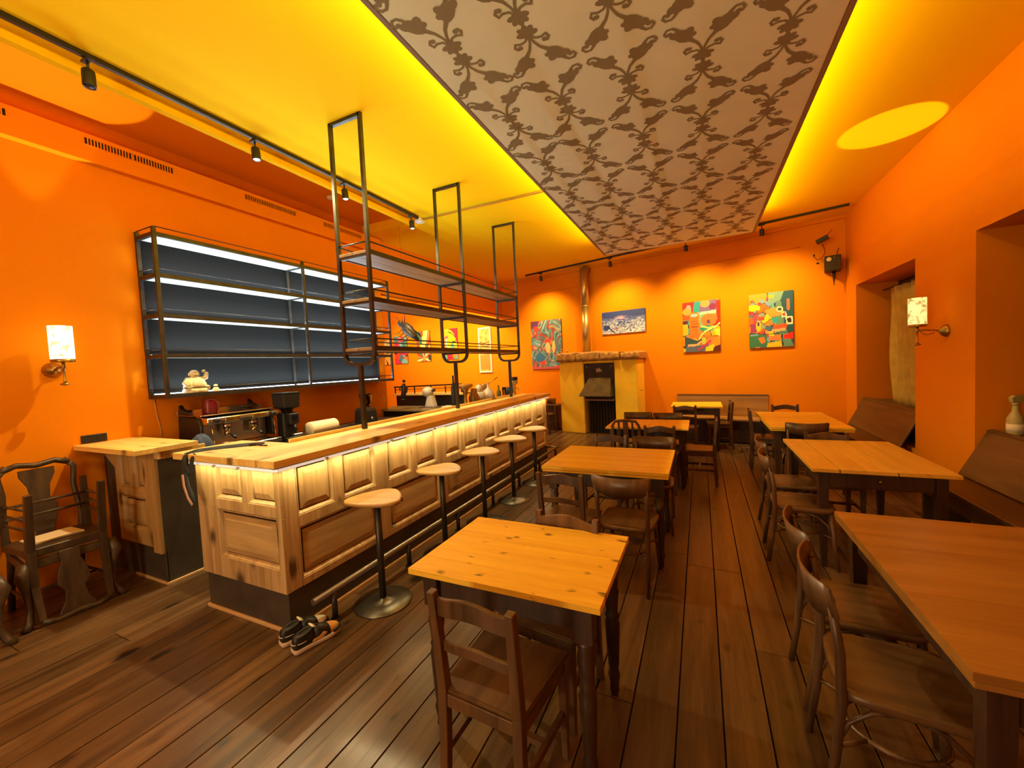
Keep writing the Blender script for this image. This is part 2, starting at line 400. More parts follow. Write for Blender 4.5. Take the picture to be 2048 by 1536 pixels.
# stencilled ornament: flat painted motifs
def motif(mb, ox, oy, sg, sc=1.0):
    zc = [PZ-.0006]
    def P(x, y): return (ox+x*sc, oy+sg*y*sc, zc[0])
    def fan(pts):
        zc[0] -= 4e-5
        o = len(mb.v); mb.v += [P(*p) for p in pts]; mb.f.append(tuple(range(o, o+len(pts)))); mb.sm.append(False)
    def ell(cx, cy, rx, ry, rot=0, n=10):
        c, s_ = math.cos(rot), math.sin(rot)
        rx *= 1.22; ry *= 1.35
        fan([(cx+rx*math.cos(2*math.pi*i/n)*c-ry*math.sin(2*math.pi*i/n)*s_, cy+rx*math.cos(2*math.pi*i/n)*s_+ry*math.sin(2*math.pi*i/n)*c) for i in range(n)])
    def ribbon(pts, ws):
        L_ = []; Rr = []
        for i, p in enumerate(pts):
            a = pts[max(0, i-1)]; c = pts[min(len(pts)-1, i+1)]
            dx, dy = c[0]-a[0], c[1]-a[1]; l = math.hypot(dx, dy) or 1
            nx, ny = -dy/l*ws[i]*.68, dx/l*ws[i]*.68
            L_.append((p[0]+nx, p[1]+ny)); Rr.append((p[0]-nx, p[1]-ny))
        for i in range(len(pts)-1): fan([L_[i], L_[i+1], Rr[i+1], Rr[i]])
    def spiral(cx, cy, r0, r1, a0, a1, w0, w1, n=9):
        pts = []; ws = []
        for i in range(n+1):
            t = i/n; a = R(a0+(a1-a0)*t); r = r0+(r1-r0)*t
            pts.append((cx+r*math.cos(a), cy+r*math.sin(a))); ws.append(w0+(w1-w0)*t)
        ribbon(pts, ws); ell(pts[-1][0], pts[-1][1], w1*.9, w1*.9, 0, 7)
    # knot
    for a in range(5):
        an = R(-90+(a-2)*42); ell(.030*math.cos(an), .035*math.sin(an)-.005, .026, .014, an)
    ell(0, -.005, .028, .022)
    for s_ in (-1, 1):
        f = lambda x: s_*x
        # short curl
        pts = [(f(.005), .01), (f(.03), .035), (f(.062), .042), (f(.088), .03), (f(.098), .055), (f(.085), .075), (f(.07), .068)]
        ribbon(pts, [.012, .011, .012, .013, .013, .012, .014]); ell(f(.072), .066, .013, .011)
        # long arm to the leaf
        ribbon([(f(.0), .01), (f(.012), .06), (f(.03), .10), (f(.06), .135), (f(.085), .155)], [.009, .010, .013, .018, .03])
        # leaf of three lobes
        ell(f(.100), .185, .052, .030, s_*.9); ell(f(.075), .200, .034, .020, s_*2.2); ell(f(.135), .205, .030, .020, s_*.3)
        ell(f(.050), .178, .016, .013)
        ribbon([(f(.12), .215), (f(.128), .245), (f(.150), .268), (f(.178), .268), (f(.193), .245), (f(.183), .225), (f(.168), .228)], [.022, .014, .012, .012, .012, .011, .012])
        ell(f(.166), .232, .012, .010)
ob = MB()
for ci, cxm in enumerate((-1.29, -.86, -.40, .06, .52)):
    yy = 2.28-.8*5
    while yy < 7.2:
        motif(ob, cxm, yy, 1, 1.08); 
        if yy+.65 < 7.4: motif(ob, cxm, yy+.65, -1, 1.08)
        yy += .8
me = bpy.data.meshes.new('stencil'); me.from_pydata(ob.v, [], ob.f); me.materials.append(M['orn'])
o = bpy.data.objects.new('stencil_ornament', me); COL.objects.link(o); o.parent = cp; o['kind'] = 'stuff'

# ceiling tracks and spot heads
def track(name, label, p, q, cat='light track', sz=.034, m='black', z=None):
    p, q = Vector(p), Vector(q); d = q-p; L_ = d.length; a = math.atan2(d.y, d.x)
    t = thing(name, label, cat, p, a)
    MB().box(0, L_, -sz/2, sz/2, -sz, 0).build('rail', M[m], t, .002)
    MB().box(-.015, 0, -sz/2-.003, sz/2+.003, -sz-.003, 0).build('end_cap', M[m], t)
    MB().box(L_, L_+.015, -sz/2-.003, sz/2+.003, -sz-.003, 0).build('end_cap', M[m], t)
    return t
track('light_track', 'long black light track over the bar counter', (-3.66, -2.4, CZ), (-3.66, 4.85, CZ))
tl = Vector((-3.86, 9.40, 0)); trr = Vector((2.1, 7.90, 0))
track('light_track', 'black light track along the far wall above the paintings', (-3.86, 9.38, CZ), (2.10, 7.91, CZ))
tb = MB(); tb.box(0.02, 2.14, -.012, .012, -.022, 0)
cc = thing('cable_conduit', 'thin pale grey conduit crossing the ceiling from panel to track', 'conduit', (-3.66, 4.97, CZ-.002), .012)
tb.build('conduit', M['bsteel'], cc); MB().box(-.10, .02, -.05, .05, -.05, 0).build('junction_box', M['white'], cc, .006)
def spot_head(loc, label, tilt=(0, 0), lit=True, rz=0, sc=1.0):
    t = thing('spotlight', label, 'spotlight', loc, rz, 'black spotlights on ceiling tracks')
    MB().box(-.05, .05, -.018, .018, -.05, -.034).build('track_adapter', M['black'], t, .003)
    MB().tube([(0, 0, -.05), (0, 0, -.10)], .008, 6).build('stem', M['black'], t)
    Tm = Matrix.Translation(Vector((0, 0, -.105))) @ Matrix.Rotation(tilt[0], 4, 'X') @ Matrix.Rotation(tilt[1], 4, 'Y')
    MB().lathe([(.026, .0), (.034, -.008), (.036, -.03), (.036, -.105), (.033, -.115), (.028, -.108)], n=14, T=Tm).build('lamp_housing', M['black'], t)
    MB().lathe([(.028, -.109), (.018, -.117), (.001, -.119)], n=12, T=Tm).build('lamp_lens', M['coolglow' if False else 'glow'] if lit else M['black'], t)
    return t
for i, (sx, sy) in enumerate(SPOTS_L):
    spot_head((sx, sy, CZ), ['black spotlight on the bar track nearest the viewer, unlit', 'lit spotlight on the bar track above the espresso machine', 'third spotlight from the viewer on the bar track', 'lit spotlight at the far end of the bar track by conduit'][i], lit=i > 0, tilt=(0, R(-6) if i else 0))
u = (trr-tl).normalized()
def on_track(xx): return tl+u*((xx-tl.x)/u.x)
lab = ['spotlight on the far track left of the steel flue', 'spotlight on the far track under the left panel corner', 'spotlight below the middle of the panel\'s far edge', 'spotlight on the far track right of the ceiling panel']
for xx, l_, tx, k in ((-3.45, lab[0], -3.5, 1.0), (-1.70, lab[1], -1.5, 1.0), (-.20, lab[2], .05, 1.0), (1.0, lab[3], 1.2, 1.0)):
    p = on_track(xx)
    spot_head((p.x, p.y, CZ), l_, tilt=(R(14), 0), lit=False, rz=math.atan2(u.y, u.x))
    tw = W(S_of(tx), 0, 1.8)
    spot('art_spot_light', (p.x-.08, p.y-.42, CZ-.24), tw, LV['art'], (1, .70, .24), 112, 1.0, .06)
# unseen spots added in the alcove to light its paintings
for tx in (-5.4, -6.8, -8.1, -9.2):
    tw = W(S_of(tx), 0, 2.0); p = W(S_of(tx), 1.3, 3.55)
    spot('art_spot_light', p, tw, 85, (1, .68, .28), 80, .8, .03)
b = thing('smoke_detector', 'small white round smoke detector on the dark ceiling strip', 'smoke detector', (-4.40, 4.0, 3.995))
MB().lathe([(.05, 0), (.05, -.015), (.038, -.03), (.02, -.036), (.001, -.036)], n=16).build('detector_body', M['white'], b)

# air grilles in the duct
for i, (y0, y1) in enumerate(((.98, 1.30), (1.74, 2.06), (2.08, 2.39), (3.11, 3.76), (4.21, 4.90))):
    g = thing('air_grille', ['slotted air grille at the near end of the wall duct', 'air grille in the duct right of the wall lamp, first of pair', 'air grille in the duct above the shelf corner, second of pair', 'long air grille in the duct above the middle of the shelf', 'farthest air grille in the duct behind the hanging rack'][i], 'vent', (WL+.081, y0, 3.748), 0, 'air grilles in the wall duct')
    L_ = y1-y0
    MB().box(0, .001, 0, L_, 0, .055).build('grille_back', M['gap'], g)
    MB().box(0, .005, -.006, L_+.006, -.006, 0).box(0, .005, -.006, L_+.006, .055, .061).box(0, .005, -.006, 0, 0, .055).box(0, .005, L_, L_+.006, 0, .055).build('grille_frame', M['wall'], g)
    sm = MB().box(.0, .006, 0, .008, 0, .055).mesh('slat'); sm.materials.append(M['wall'])
    k = int(L_/.021)
    for j in range(1, k):
        s_ = bpy.data.objects.new('slat', sm); COL.objects.link(s_); s_.parent = g; s_.location = (0, j*L_/k-.004, 0)

# ------------------------------------------------------------------ bar counter
bar = thing('bar_counter', 'long L-shaped bar counter clad in old pine door panels on grey plinth', 'bar counter', (-2.39, 1.62, 0))
BX, BY = -2.39, 1.62; BEND = 6.42; BL = -3.29
def at_bar(b, name, m, bevel=0, parent=None, label=None):
    o = b.build(name, m, parent or bar, bevel, label=label)
    if parent is None: o.location = (2.39, -1.62, 0)
    return o
at_bar(MB().box(BL, BX-.03, BY+.03, BY+.40, .0, 1.09).box(-2.78, BX-.03, BY+.03, BEND-.02, 0, 1.09), 'carcass', M['plinth'])
at_bar(MB().box(BL, BX-.028, BY+.026, BY+.03, 0, .27), 'plinth_board', M['plinth'])
at_bar(MB().box(BX-.03, BX-.026, BY+.028, BEND-.02, 0, .27), 'plinth_board', M['plinth'])
at_bar(MB().box(BL-.005, BX-.008, BY+.008, BY+.026, 0, .022), 'floor_lath', M['lath'], .002)
at_bar(MB().box(BX-.026, BX-.008, BY+.008, BEND, 0, .022), 'floor_lath', M['lath'], .002)
def door_panel(parent, loc, rz, w, z0, z1, ups, zr, low, st=.0, mm_=('pine_bar', 'pine_field')):
    # an old panelled door set on its side; face looks along local -y
    p = MB(); t = .026
    def solid(x0, x1, a, c): p.box(x0, x1, -t+.026, .0+.028, a, c)
    xs = [0]+[v for u_ in ups for v in u_]+[w]
    for i in range(0, len(xs), 2): solid(xs[i], xs[i+1], zr[1], z1)      # upper stiles
    solid(0, w, zr[0], zr[1])                                           # middle rail
    solid(0, low[0], z0, zr[0]); solid(low[1], w, z0, zr[0]); solid(low[0], low[1], z0, low[2])
    o = p.build('door_panel', M[mm_[0]], parent, .0015, loc=loc, rot=(0, 0, rz))
    def field(x0, x1, a, c, m):
        def rg(k, y): return [(x0+k, y, a+k), (x1-k, y, a+k), (x1-k, y, c-k), (x0+k, y, c-k)]
        MB().rings([rg(.0, .0), rg(.006, .004), rg(.010, .003), rg(.026, .024), rg(.028, .026)], False, False).build('moulding', M[mm_[0]], o)
        MB().rings([rg(.027, .0255), rg(.034, .0255), rg(.036, .018), rg(.075, .008), rg(.078, .008)], False).build('panel_field', m, o)
    for u_ in ups: field(u_[0], u_[1], zr[1], z1+.02, M[mm_[0]])
    field(low[0], low[1], low[2], zr[0], M[mm_[1]])
    return o
RZ = math.pi/2
for k in range(6):
    y0 = 1.735+.845*k; w = .845
    if k == 5: w = BEND-y0
    if k < 5: ups = [(.0, .30), (.375, .70)]; low = (0., .705, .315)
    else: ups = [(.0, .30)]; low = (0., .36, .315)
    d = door_panel(bar, (0, y0-1.62, 0), RZ, w, .27, 1.055, ups, (.665, .735), low)
at_bar(MB().box(BX-.026, BX, BY+.0265, 1.7345, .27, 1.055), 'corner_post', M['pine_bar'], .003)
door_panel(bar, (BL+2.39, 0, 0), 0, .90, .27, 1.055, [(.225, .52), (.575, .855)], (.755, .825), (.225, .855, .415))
at_bar(MB().box(-2.78, BX-.004, BEND-.018, BEND, .27, 1.055), 'end_board', M['pine_bar'], .002)
led = MB().box(BX+.012, BX+.032, BY-.025, BEND+.06, 1.062, 1.078)
led2 = MB().box(BL, BX+.012, BY-.037, BY-.021, 1.062, 1.078)
at_bar(led, 'led_strip', M['barglow']); at_bar(led2, 'led_strip', M['barglow'])
at_bar(MB().box(BL, BX+.02, BY-.03, BY+.02, 1.078, 1.094).box(BX-.02, BX+.025, BY-.03, BEND+.04, 1.078, 1.094), 'led_channel', M['bsteel'])
for yy in (1.95, 2.6, 3.2, 3.8, 4.5, 5.2):
    at_bar(MB().tube([(BX+.035, yy-.012, 1.066), (BX+.035, yy+.012, 1.066)], .011, 8), 'strip_clip', M['white'])
for xx in (-2.98, -2.72):
    at_bar(MB().tube([(xx-.012, BY-.04, 1.066), (xx+.012, BY-.04, 1.066)], .010, 8), 'strip_clip', M['white'])
L1 = area('bar_led_light', (BX+.045, (BY+BEND)/2, 1.058), (BX+.0, (BY+BEND)/2, 0), 4.8, .02, LV['led']*3.0, (1, .78, .34)); L1.rotation_euler = (0, R(-14), RZ) 
L1.rotation_euler = Matrix.Rotation(RZ, 3, 'Z').to_euler()
L2 = area('bar_led_light', ((BL+BX)/2, BY-.045, 1.058), ((BL+BX)/2, BY, 0), .9, .02, LV['led']*.42, (1, .78, .34)); L2.rotation_euler = (0, 0, 0)

wt = thing('bar_worktop', 'thick pine worktop of the L-shaped bar counter', 'worktop', (-2.32, 1.55, 1.095))
for x0, x1 in ((-2.50, -2.32), (-2.67, -2.50), (-2.84, -2.67)):
    MB().box(x0+2.32+.0004, x1+2.32-.0004, 0, 6.46-1.55, 0, .045).build('board', M['worktop'], wt, .002)
for y0, y1 in ((0, .16), (.16, .32), (.32, .485)):
    MB().box(-3.42+2.32, -2.84+2.32-.001, y0+.0004, y1-.0004, 0, .045).build('board', M['worktop_x'], wt, .002)
MB().box(-2.86+2.32, -2.84+2.32, .49, 4.6, 0.045, .072).build('upstand', M['worktop'], wt, .002)

# lower working shelf behind the bar
wk = thing('back_work_counter', 'dark work counter against the orange wall under the wall shelf', 'counter', (WL+.004, 2.06, 0))
MB().box(.0, .72, .0, 3.04, 0, .86).build('cupboard_body', M['brown'], wk, .003)
MB().box(0, .76, -.01, 3.06, .86, .895).build('counter_top', M['brown'], wk, .003)
ub = thing('under_bar_counter', 'low steel shelf on the working side of the bar', 'counter', (-3.15, 2.3, 0))
MB().box(-.22, .36, 0, 4.3, .86, .90).build('shelf_top', M['bsteel'], ub, .003)
MB().box(-.20, .36, .02, 4.28, 0, .86).build('cupboard_body', M['blackm'], ub)

# foot rail
fr = thing('foot_rail', 'dark steel foot rail along the front of the bar counter', 'foot rail', (-2.265, 1.70, 0))
MB().tube([(0, 0, .205), (0, 4.86, .205)], .021, 12).build('rail', M['railm'], fr)
MB().tube([(0, 4.84, .205), (-.20, 4.84, .205)], .019, 10).build('return_rail', M['railm'], fr)
MB().tube([(-.20, 4.84, .205), (-.20, 4.84, 0)], .018, 10).build('post', M['steel'], fr)
for k in range(7):
    yy = .16+.765*k
    p = MB().tube([(0, yy, 0), (0, yy, .195)], .019, 10); p.lathe([(.034, 0), (.034, .006), (.02, .009)], (0, yy, 0), 12)
    p.build('post', M['steel'], fr)

# side cabinet
sc = thing('side_cabinet', 'short pine-panelled side cabinet between wall and bar, with scuffed grey end', 'cabinet', (-3.96, 1.67, 0))
MB().box(-.92, -.02, .03, .36, 0, 1.09).build('carcass', M['plinth'], sc)
MB().box(-.02, 0, .02, .37, 0, 1.09).build('end_board', M['plinth'], sc, .002)
door_panel(sc, (-.66, 0, 0), 0, .56, .30, 1.085, [(.05, .235), (.30, .47)], (.70, .76), (.08, .47, .42), mm_=('pine_shaded', 'pine_shaded'))
MB().box(-.12, -.0, -.004, .02, .26, 1.085).build('corner_post', M['pine_shaded'], sc, .002)
MB().box(-.12, .06, .0, .02, 1.04, 1.098).box(0.0, .02, .02, .36, 1.03, 1.095).build('fascia_board', M['worktop_x'], sc, .002)
MB().prism([(-.92, 1.095), (-.66, 1.095), (-.66, .93)], .0, .02, 'Y').build('bracket', M['pine_shaded'], sc)
MB().box(-.66, -.0, .028, .033, 0, .28).build('plinth_board', M['plinth'], sc)
MB().box(-.5, .015, .012, .028, 0, .02).box(.0, .018, .028, .37, 0, .02).build('floor_lath', M['lath'], sc, .002)
sw = thing('side_worktop', 'square pine worktop on the side cabinet by wall lamp', 'worktop', (-4.88, 1.51, 1.10))
for y0, y1 in ((0, .15), (.15, .29), (.29, .43)): MB().box(0.002, 1.02, y0+.0004, y1-.0004, 0, .04).build('board', M['worktop_x'], sw, .002)
# black socket plate on the wall
sp = thing('wall_socket', 'black double socket plate low on wall behind the side cabinet', 'socket', (WL, 1.56, 1.145))
MB().box(0, .012, 0, .17, 0, .07).build('plate', M['black'], sp, .003)
for yy in (.04, .125): MB().lathe([(.028, 0), (.028, .003), (.024, .003), (.022, -.004)], n=14, T=Matrix.Translation((.0125, yy, .035)) @ Matrix.Rotation(math.pi/2, 4, 'Y')).build('socket', M['blackm'], sp)

# ------------------------------------------------------------------ stools
def make_stool():
    t = thing('bar_stool', '', 'bar stool', (0, 0, 0), 0, 'bar stools along the counter')
    pts = []
    for i in range(48):
        a = 2*math.pi*i/48; r = .175*(1+.13*math.cos(3*(a+R(30)))+.02*math.cos(6*(a+R(30))))
        pts.append((r*math.cos(a)*1.12, r*math.sin(a)))
    for k in range(2):
        side = [(x_, y_) for x_, y_ in pts if (y_ >= -.02) == (k == 0)]
    rs = []
    for sc_, z in ((.86, -.034), (.97, -.028), (1.0, -.014), (.985, -.004), (.93, 0)):
        rs.append([(x_*sc_, y_*sc_, .765+z) for x_, y_ in pts])
    # two glued boards
    def half(rs, k):
        out = []
        for r_ in rs:
            out.append([(x_, (max(y_, 0) if k else min(y_, 0)), z_) for x_, y_, z_ in r_])
        return out
    MB().rings(half(rs, 0)).build('seat_board', M['stoolw'], t); MB().rings(half(rs, 1)).build('seat_board', M['stoolw'], t)
    MB().tube([(0, 0, .02), (0, 0, .725)], .024, 12).build('pole', M['steel'], t)
    MB().lathe([(.06, .725), (.06, .731)], n=16).build('mounting_plate', M['steel'], t)
    MB().lathe([(.20, 0), (.202, .004), (.197, .009), (.10, .018), (.03, .026), (.026, .034)], n=40).build('base_disc', M['disc'], t)
    return t
M['disc'] = mat('burnished_steel_disc', (.16, .15, .13), .32, .85, var=.2, vscale=5)
st0 = make_stool()
sl = ['nearest bar stool with rounded triangular pine seat, beside the shoes', 'second bar stool from the shoes along the counter', 'middle bar stool of the five along the counter', 'fourth bar stool from the shoes, its base left of the dark ladder-back chair', 'farthest bar stool, near the far end of the counter']
for i, (y_, rz_) in enumerate(((2.135, 12), (2.94, 8), (3.68, 15), (4.41, 14), (5.15, 5))):
    if i == 0: st0.location = (-2.10, y_, 0); st0.rotation_euler = (0, 0, R(rz_)); st0['label'] = sl[0]
    else: dup(st0, (-2.11, y_, 0), R(rz_), sl[i])

# ------------------------------------------------------------------ shoes
def make_shoe(loc, rz, label, flip):
    t = thing('sneaker', label, 'shoe', loc, rz, 'pair of low sneakers')
    # half widths and heights from heel (y = -.14) to toe (y = .14)
    prof = [(-.140, .018, .055), (-.132, .030, .072), (-.115, .034, .076), (-.085, .035, .070), (-.05, .036, .066), (-.02, .038, .076), (.01, .041, .078), (.04, .044, .068), (.07, .046, .056), (.10, .043, .047), (.125, .032, .038), (.138, .016, .028)]
    def outline(k, z):
        L_ = [(w*k+.003, y*(1.0 if k < 1 else 1.03)) for y, w, h in prof]
        return [(x, y, z) for x, y in L_]+[(-x, y, z) for x, y in reversed(L_)]
    MB().rings([outline(.98, 0), outline(1.08, .006), outline(1.10, .020), outline(1.05, .028)]).build('sole', M['shoesole'], t)
    def sec(y, w, h, n=12, k=1.0):
        return [(math.copysign(abs(math.cos(math.pi*i/n))**.7, math.cos(math.pi*i/n))*w*k, y, .024+abs(math.sin(math.pi*i/n))**.75*(h*k-.0)) for i in range(n+1)]
    def part(nm, m, y0, y1, k):
        rs = [sec(y, w, h, k=k) for y, w, h in prof if y0 <= y <= y1]
        return MB().rings(rs).build(nm, M[m], t)
    part('toe_box', 'shoeorange' if flip > 0 else 'shoewhite', .04, .14, .985)
    # dark toe bumper: low band round the tip
    MB().tube([(-.046, .085, .034), (-.041, .112, .034), (-.024, .136, .034), (0, .142, .034), (.024, .136, .034), (.041, .112, .034), (.046, .085, .034)], .011, 8).build('toe_bumper', M['shoeblack'], t)
    part('lace_panel', 'strapb', -.02, .07, 1.03)
    part('quarter', 'shoeorange' if flip > 0 else 'shoewhite', -.05, .01, 1.0)
    part('heel_counter', 'shoeblack', -.14, -.02, 1.02)
    # padded collar and dark opening
    col = [(.027*math.cos(R(a)), -.075+.052*math.sin(R(a)), .094+.012*math.sin(R(a))+.004*(math.sin(R(a)) < -.5)) for a in range(0, 360, 24)]
    MB().tube(col, .009, 8, closed=True).build('padded_collar', M['shoeblack'], t)
    MB().rings([[(x*.9, -.075+(y+.075)*.9, z-.001) for x, y, z in col], [(x*.8, -.075+(y+.075)*.8, z-.002) for x, y, z in col]]).build('lining', M['shoeblack'], t)
    MB().strip([(-.022, -.012, .100), (-.026, -.034, .118)], [(.022, -.012, .100), (.026, -.034, .118)], [(0, .008, .004)]*2).build('tongue', M['shoewhite'], t)
    MB().tube([(.038*math.cos(R(a)), -.085+.062*math.sin(R(a)), .058) for a in range(170, 371, 20)], .0026, 5).build('heel_piping', M['shoewhite'], t)
    for s_ in (-1, 1):
        MB().prism([(-.045, .036), (.02, .032), (.05, .050), (.028, .062), (-.004, .046), (-.035, .048)], s_*.0435-.002, s_*.0435+.002, 'X').build('side_patch', M['shoeorange'], t)
    for k in range(4):
        yy = .0+.018*k; MB().tube([(-.028, yy, .092-.008*k), (0, yy+.004, .104-.009*k), (.028, yy, .092-.008*k)], .0035, 6).build('lace', M['shoeblack'], t)
    MB().tube([(0, .0, .108), (-.03, -.01, .108), (-.045, -.02, .092), (-.01, .0, .110), (.03, .005, .110), (.048, -.01, .09)], .0035, 6).build('lace', M['shoeblack'], t)
    return t
M['shoesole'] = mat('sneaker_sole', (.62, .50, .36), .6); M['shoewhite'] = mat('white_leather', (.68, .64, .52), .5)
M['shoeorange'] = mat('tan_orange_suede', (.70, .36, .09), .8); M['shoeblack'] = mat('black_leather', (.012, .011, .012), .45); M['strapb'] = mat('black_leather_panel', (.014, .012, .011), .5)
make_shoe((-2.325, 1.672, .0), R(-16), 'left sneaker of the pair, black with white toe, by the bar plinth', -1)
make_shoe((-2.195, 1.655, .0), R(-13), 'right sneaker of the pair, black with tan orange patches', 1)

# ------------------------------------------------------------------ hanging rack over the bar
rk = thing('hanging_rack', 'tall steel bottle rack hung over the bar with three board levels', 'rack', (-2.755, 2.71, 0))
RYs = (0, 1.55, 3.12)
for k, y_ in enumerate(RYs):
    pts = [(-.175, y_, CZ)]+[(-.175, y_, 1.82)]+[(-.075+.10*math.cos(R(a)), y_, 1.82+.10*math.sin(R(a))) for a in range(198, 271, 18)]+[(.075+.10*math.cos(R(a)), y_, 1.82+.10*math.sin(R(a))) for a in range(270, 343, 18)]+[(.175, y_, 1.82), (.175, y_, CZ)]
    MB().tube(pts, .015, square=True, upv=(0, 1, 0)).build('loop_frame', M['steel'], rk)
    MB().box(-.175, .175, y_-.015, y_+.015, CZ-.03, CZ-.0005).build('top_bar', M['steel'], rk)
    MB().box(-.018, .018, y_-.018, y_+.018, 1.1405, 1.715).build('support_post', M['steel'], rk)
    cbm = MB()
    for z in (2.655, 2.245, 1.815): cbm.box(-.16, .16, y_-.012, y_+.012, z, z+.022)
    cbm.build('cross_bar', M['steel'], rk)
for z in (2.68, 2.27, 1.84):
    for x0, x1 in ((-.158, -.002), (.002, .158)):
        MB().box(x0, x1, -.014, 3.134, z, z+.026).build('shelf_board', M['rackw'], rk, .002)
    MB().box(.175, .180, -.014, 3.134, z-.006, z+.036).box(-.180, -.175, -.014, 3.134, z-.006, z+.036).build('edge_strip', M['steel'], rk)
    g = MB()
    for x_ in (-.178, .178): g.tube([(x_, 0, z+.10), (x_, 3.12, z+.10)], .007, 6)
    for y_ in (0, 3.12): g.tube([(-.165, y_, z+.10), (.165, y_, z+.10)], .007, 6)
    g.build('guard_rail', M['steel'], rk)

# ------------------------------------------------------------------ wall shelf
ws = thing('wall_shelf', 'wide black steel wall shelf with dark backboard and cool lit levels', 'shelf', (WL, 2.06, 0))
FX = .33; SL = 3.12
MB().box(.002, .012, .02, SL-.03, 1.50, 3.06).build('back_board', M['shelfb'], ws)
for y_ in (.0, 1.55, 3.09):
    MB().box(FX-.03, FX, y_, y_+.03, 1.485, 3.09).build('front_post', M['steel'], ws, .001)
    MB().box(.002, .03, y_, y_+.03, 1.485, 3.09).build('rear_post', M['steel'], ws, .001)
for i, z in enumerate((1.50, 1.885, 2.265, 2.64, 3.02)):
    if i: MB().box(.014, FX-.032, .032, 1.548, z, z+.022).build('shelf_board', M['shelfw'], ws, .001); MB().box(.014, FX-.032, 1.582, 3.088, z, z+.022).build('shelf_board', M['shelfw'], ws, .001)
    else: MB().box(.014, FX-.032, .032, 3.088, z, z+.012).build('shelf_board', M['shelfw'], ws, .001)
    f = MB().box(FX-.028, FX-.002, .03, SL-.03, z-.012, z+.026)
    for y_ in (.002, 1.552, 3.092): f.box(.03, FX-.03, y_, y_+.026, z-.012, z+.026)
    f.build('level_frame', M['steel'], ws)
    g = MB().tube([(FX-.012, .02, z+.075), (FX-.012, SL-.02, z+.075)], .005, 6).tube([(.02, .013, z+.075), (FX-.012, .013, z+.075)], .005, 6).tube([(.02, SL-.015, z+.075), (FX-.012, SL-.015, z+.075)], .005, 6)
    g.build('guard_rail', M['steel'], ws)
    if i < 4:
        MB().box(.016, .026, .04, SL-.05, z+.024, z+.032).build('led_strip', M['coolglow'], ws)
        la = area('shelf_led_light', (WL+.10, 2.06+SL/2, z+.036), (WL+.13, 2.06+SL/2, z+.4), SL-.1, .02, LV['shelf']*3, COOL)
        la.rotation_euler = (math.pi+R(18), 0, RZ)

# ------------------------------------------------------------------ wall lamps
def wall_lamp(loc, rz, label, up_power, ph, estr, col, cone=34):
    # local +x points away from the wall
    t = thing('wall_lamp', label, 'wall lamp', loc, rz, 'parchment wall lamps')
    Tr = Matrix.Rotation(math.pi/2, 4, 'Y')
    MB().lathe([(.062, 0.0), (.060, .012), (.045, .035), (.022, .055), (.012, .065)], n=22, T=Tr).build('wall_rose', M['brass'], t)
    MB().tube([(.05, 0, 0), (.09, 0, .012), (.15, 0, .02), (.22, 0, .02)], .008, 8).build('arm', M['brass'], t)
    MB().tube([(.09, 0, -.01), (.14, 0, -.03), (.18, 0, -.015), (.20, 0, .01)], .004, 6).build('scroll', M['brass'], t)
    MB().lathe([(.007, -.11), (.012, -.10), (.007, -.09), (.007, .0), (.015, .01), (.01, .03), (.012, .06)], (.22, 0, 0), 12).build('stem', M['brass'], t)
    MB().lathe([(.002, -.135), (.028, -.128), (.030, -.120), (.008, -.108)], (.22, 0, 0), 14).build('bobeche', M['brass'], t)
    MB().lathe([(.068, .055), (.071, .060), (.070, .080), (.060, .078)], (.22, 0, 0), 24).build('shade_holder', M['brass'], t)
    n = 28; rs = []
    for r_, z in ((.070, .082), (.070, .345), (.066, .345), (.066, .082)): rs.append([(.22+r_*math.cos(2*math.pi*i/n), r_*math.sin(2*math.pi*i/n), z) for i in range(n)])
    sh = MB().rings(rs, True, False, False); k = len(sh.f)
    for i in range(n): sh.f.append((i, (i+1) % n, 3*n+(i+1) % n, 3*n+i)); sh.sm.append(False)
    ms, nt, bb = nodes('lamp_parchment'); N = nt.nodes.new; L = nt.links.new
    tc = N('ShaderNodeTexCoord'); nz = N('ShaderNodeTexNoise'); nz.inputs['Scale'].default_value = 26; nz.inputs['Detail'].default_value = 8; L(tc.outputs['Object'], nz.inputs['Vector'])
    rr = N('ShaderNodeValToRGB'); rr.color_ramp.elements[0].position = .36; rr.color_ramp.elements[1].position = .52; rr.color_ramp.elements[0].color = (.30, .28, .22, 1); rr.color_ramp.elements[1].color = (1, .96, .86, 1)
    L(nz.outputs['Fac'], rr.inputs[0]); mm = N('ShaderNodeMixRGB'); mm.blend_type = 'MULTIPLY'; mm.inputs[0].default_value = 1; mm.inputs[2].default_value = rgba(col); L(rr.outputs[0], mm.inputs[1])
    L(mm.outputs[0], bb.inputs['Emission Color']); bb.inputs['Emission Strength'].default_value = estr; L(rr.outputs[0], bb.inputs['Base Color'])
    sh.build('lamp_shade', ms, t)
    # the bulb's light out of the open top, and the shade's own glow
    Mw = Matrix.Translation(Vector(loc)) @ Matrix.Rotation(rz, 4, 'Z')
    p = Mw @ Vector((.22, 0, .20))
    spot('wall_lamp_up_light', p, p+Mw.to_3x3() @ Vector((.11, 0, 1)), up_power, (1, .78, .36), cone, .12, .012)
    return t
wall_lamp((WL, 1.434, 1.79), 0, 'lit parchment wall lamp on brass arm left of the wall shelf', LV['sconce_up'], LV['sconce'], 3.0, (1, .90, .56))
wall_lamp((WR, 5.47, 1.78), math.pi, 'lit parchment wall lamp on brass arm between the window niches', LV['sconce_up']*.8, LV['sconce']*.6, 1.15, (1, .82, .30), 25)

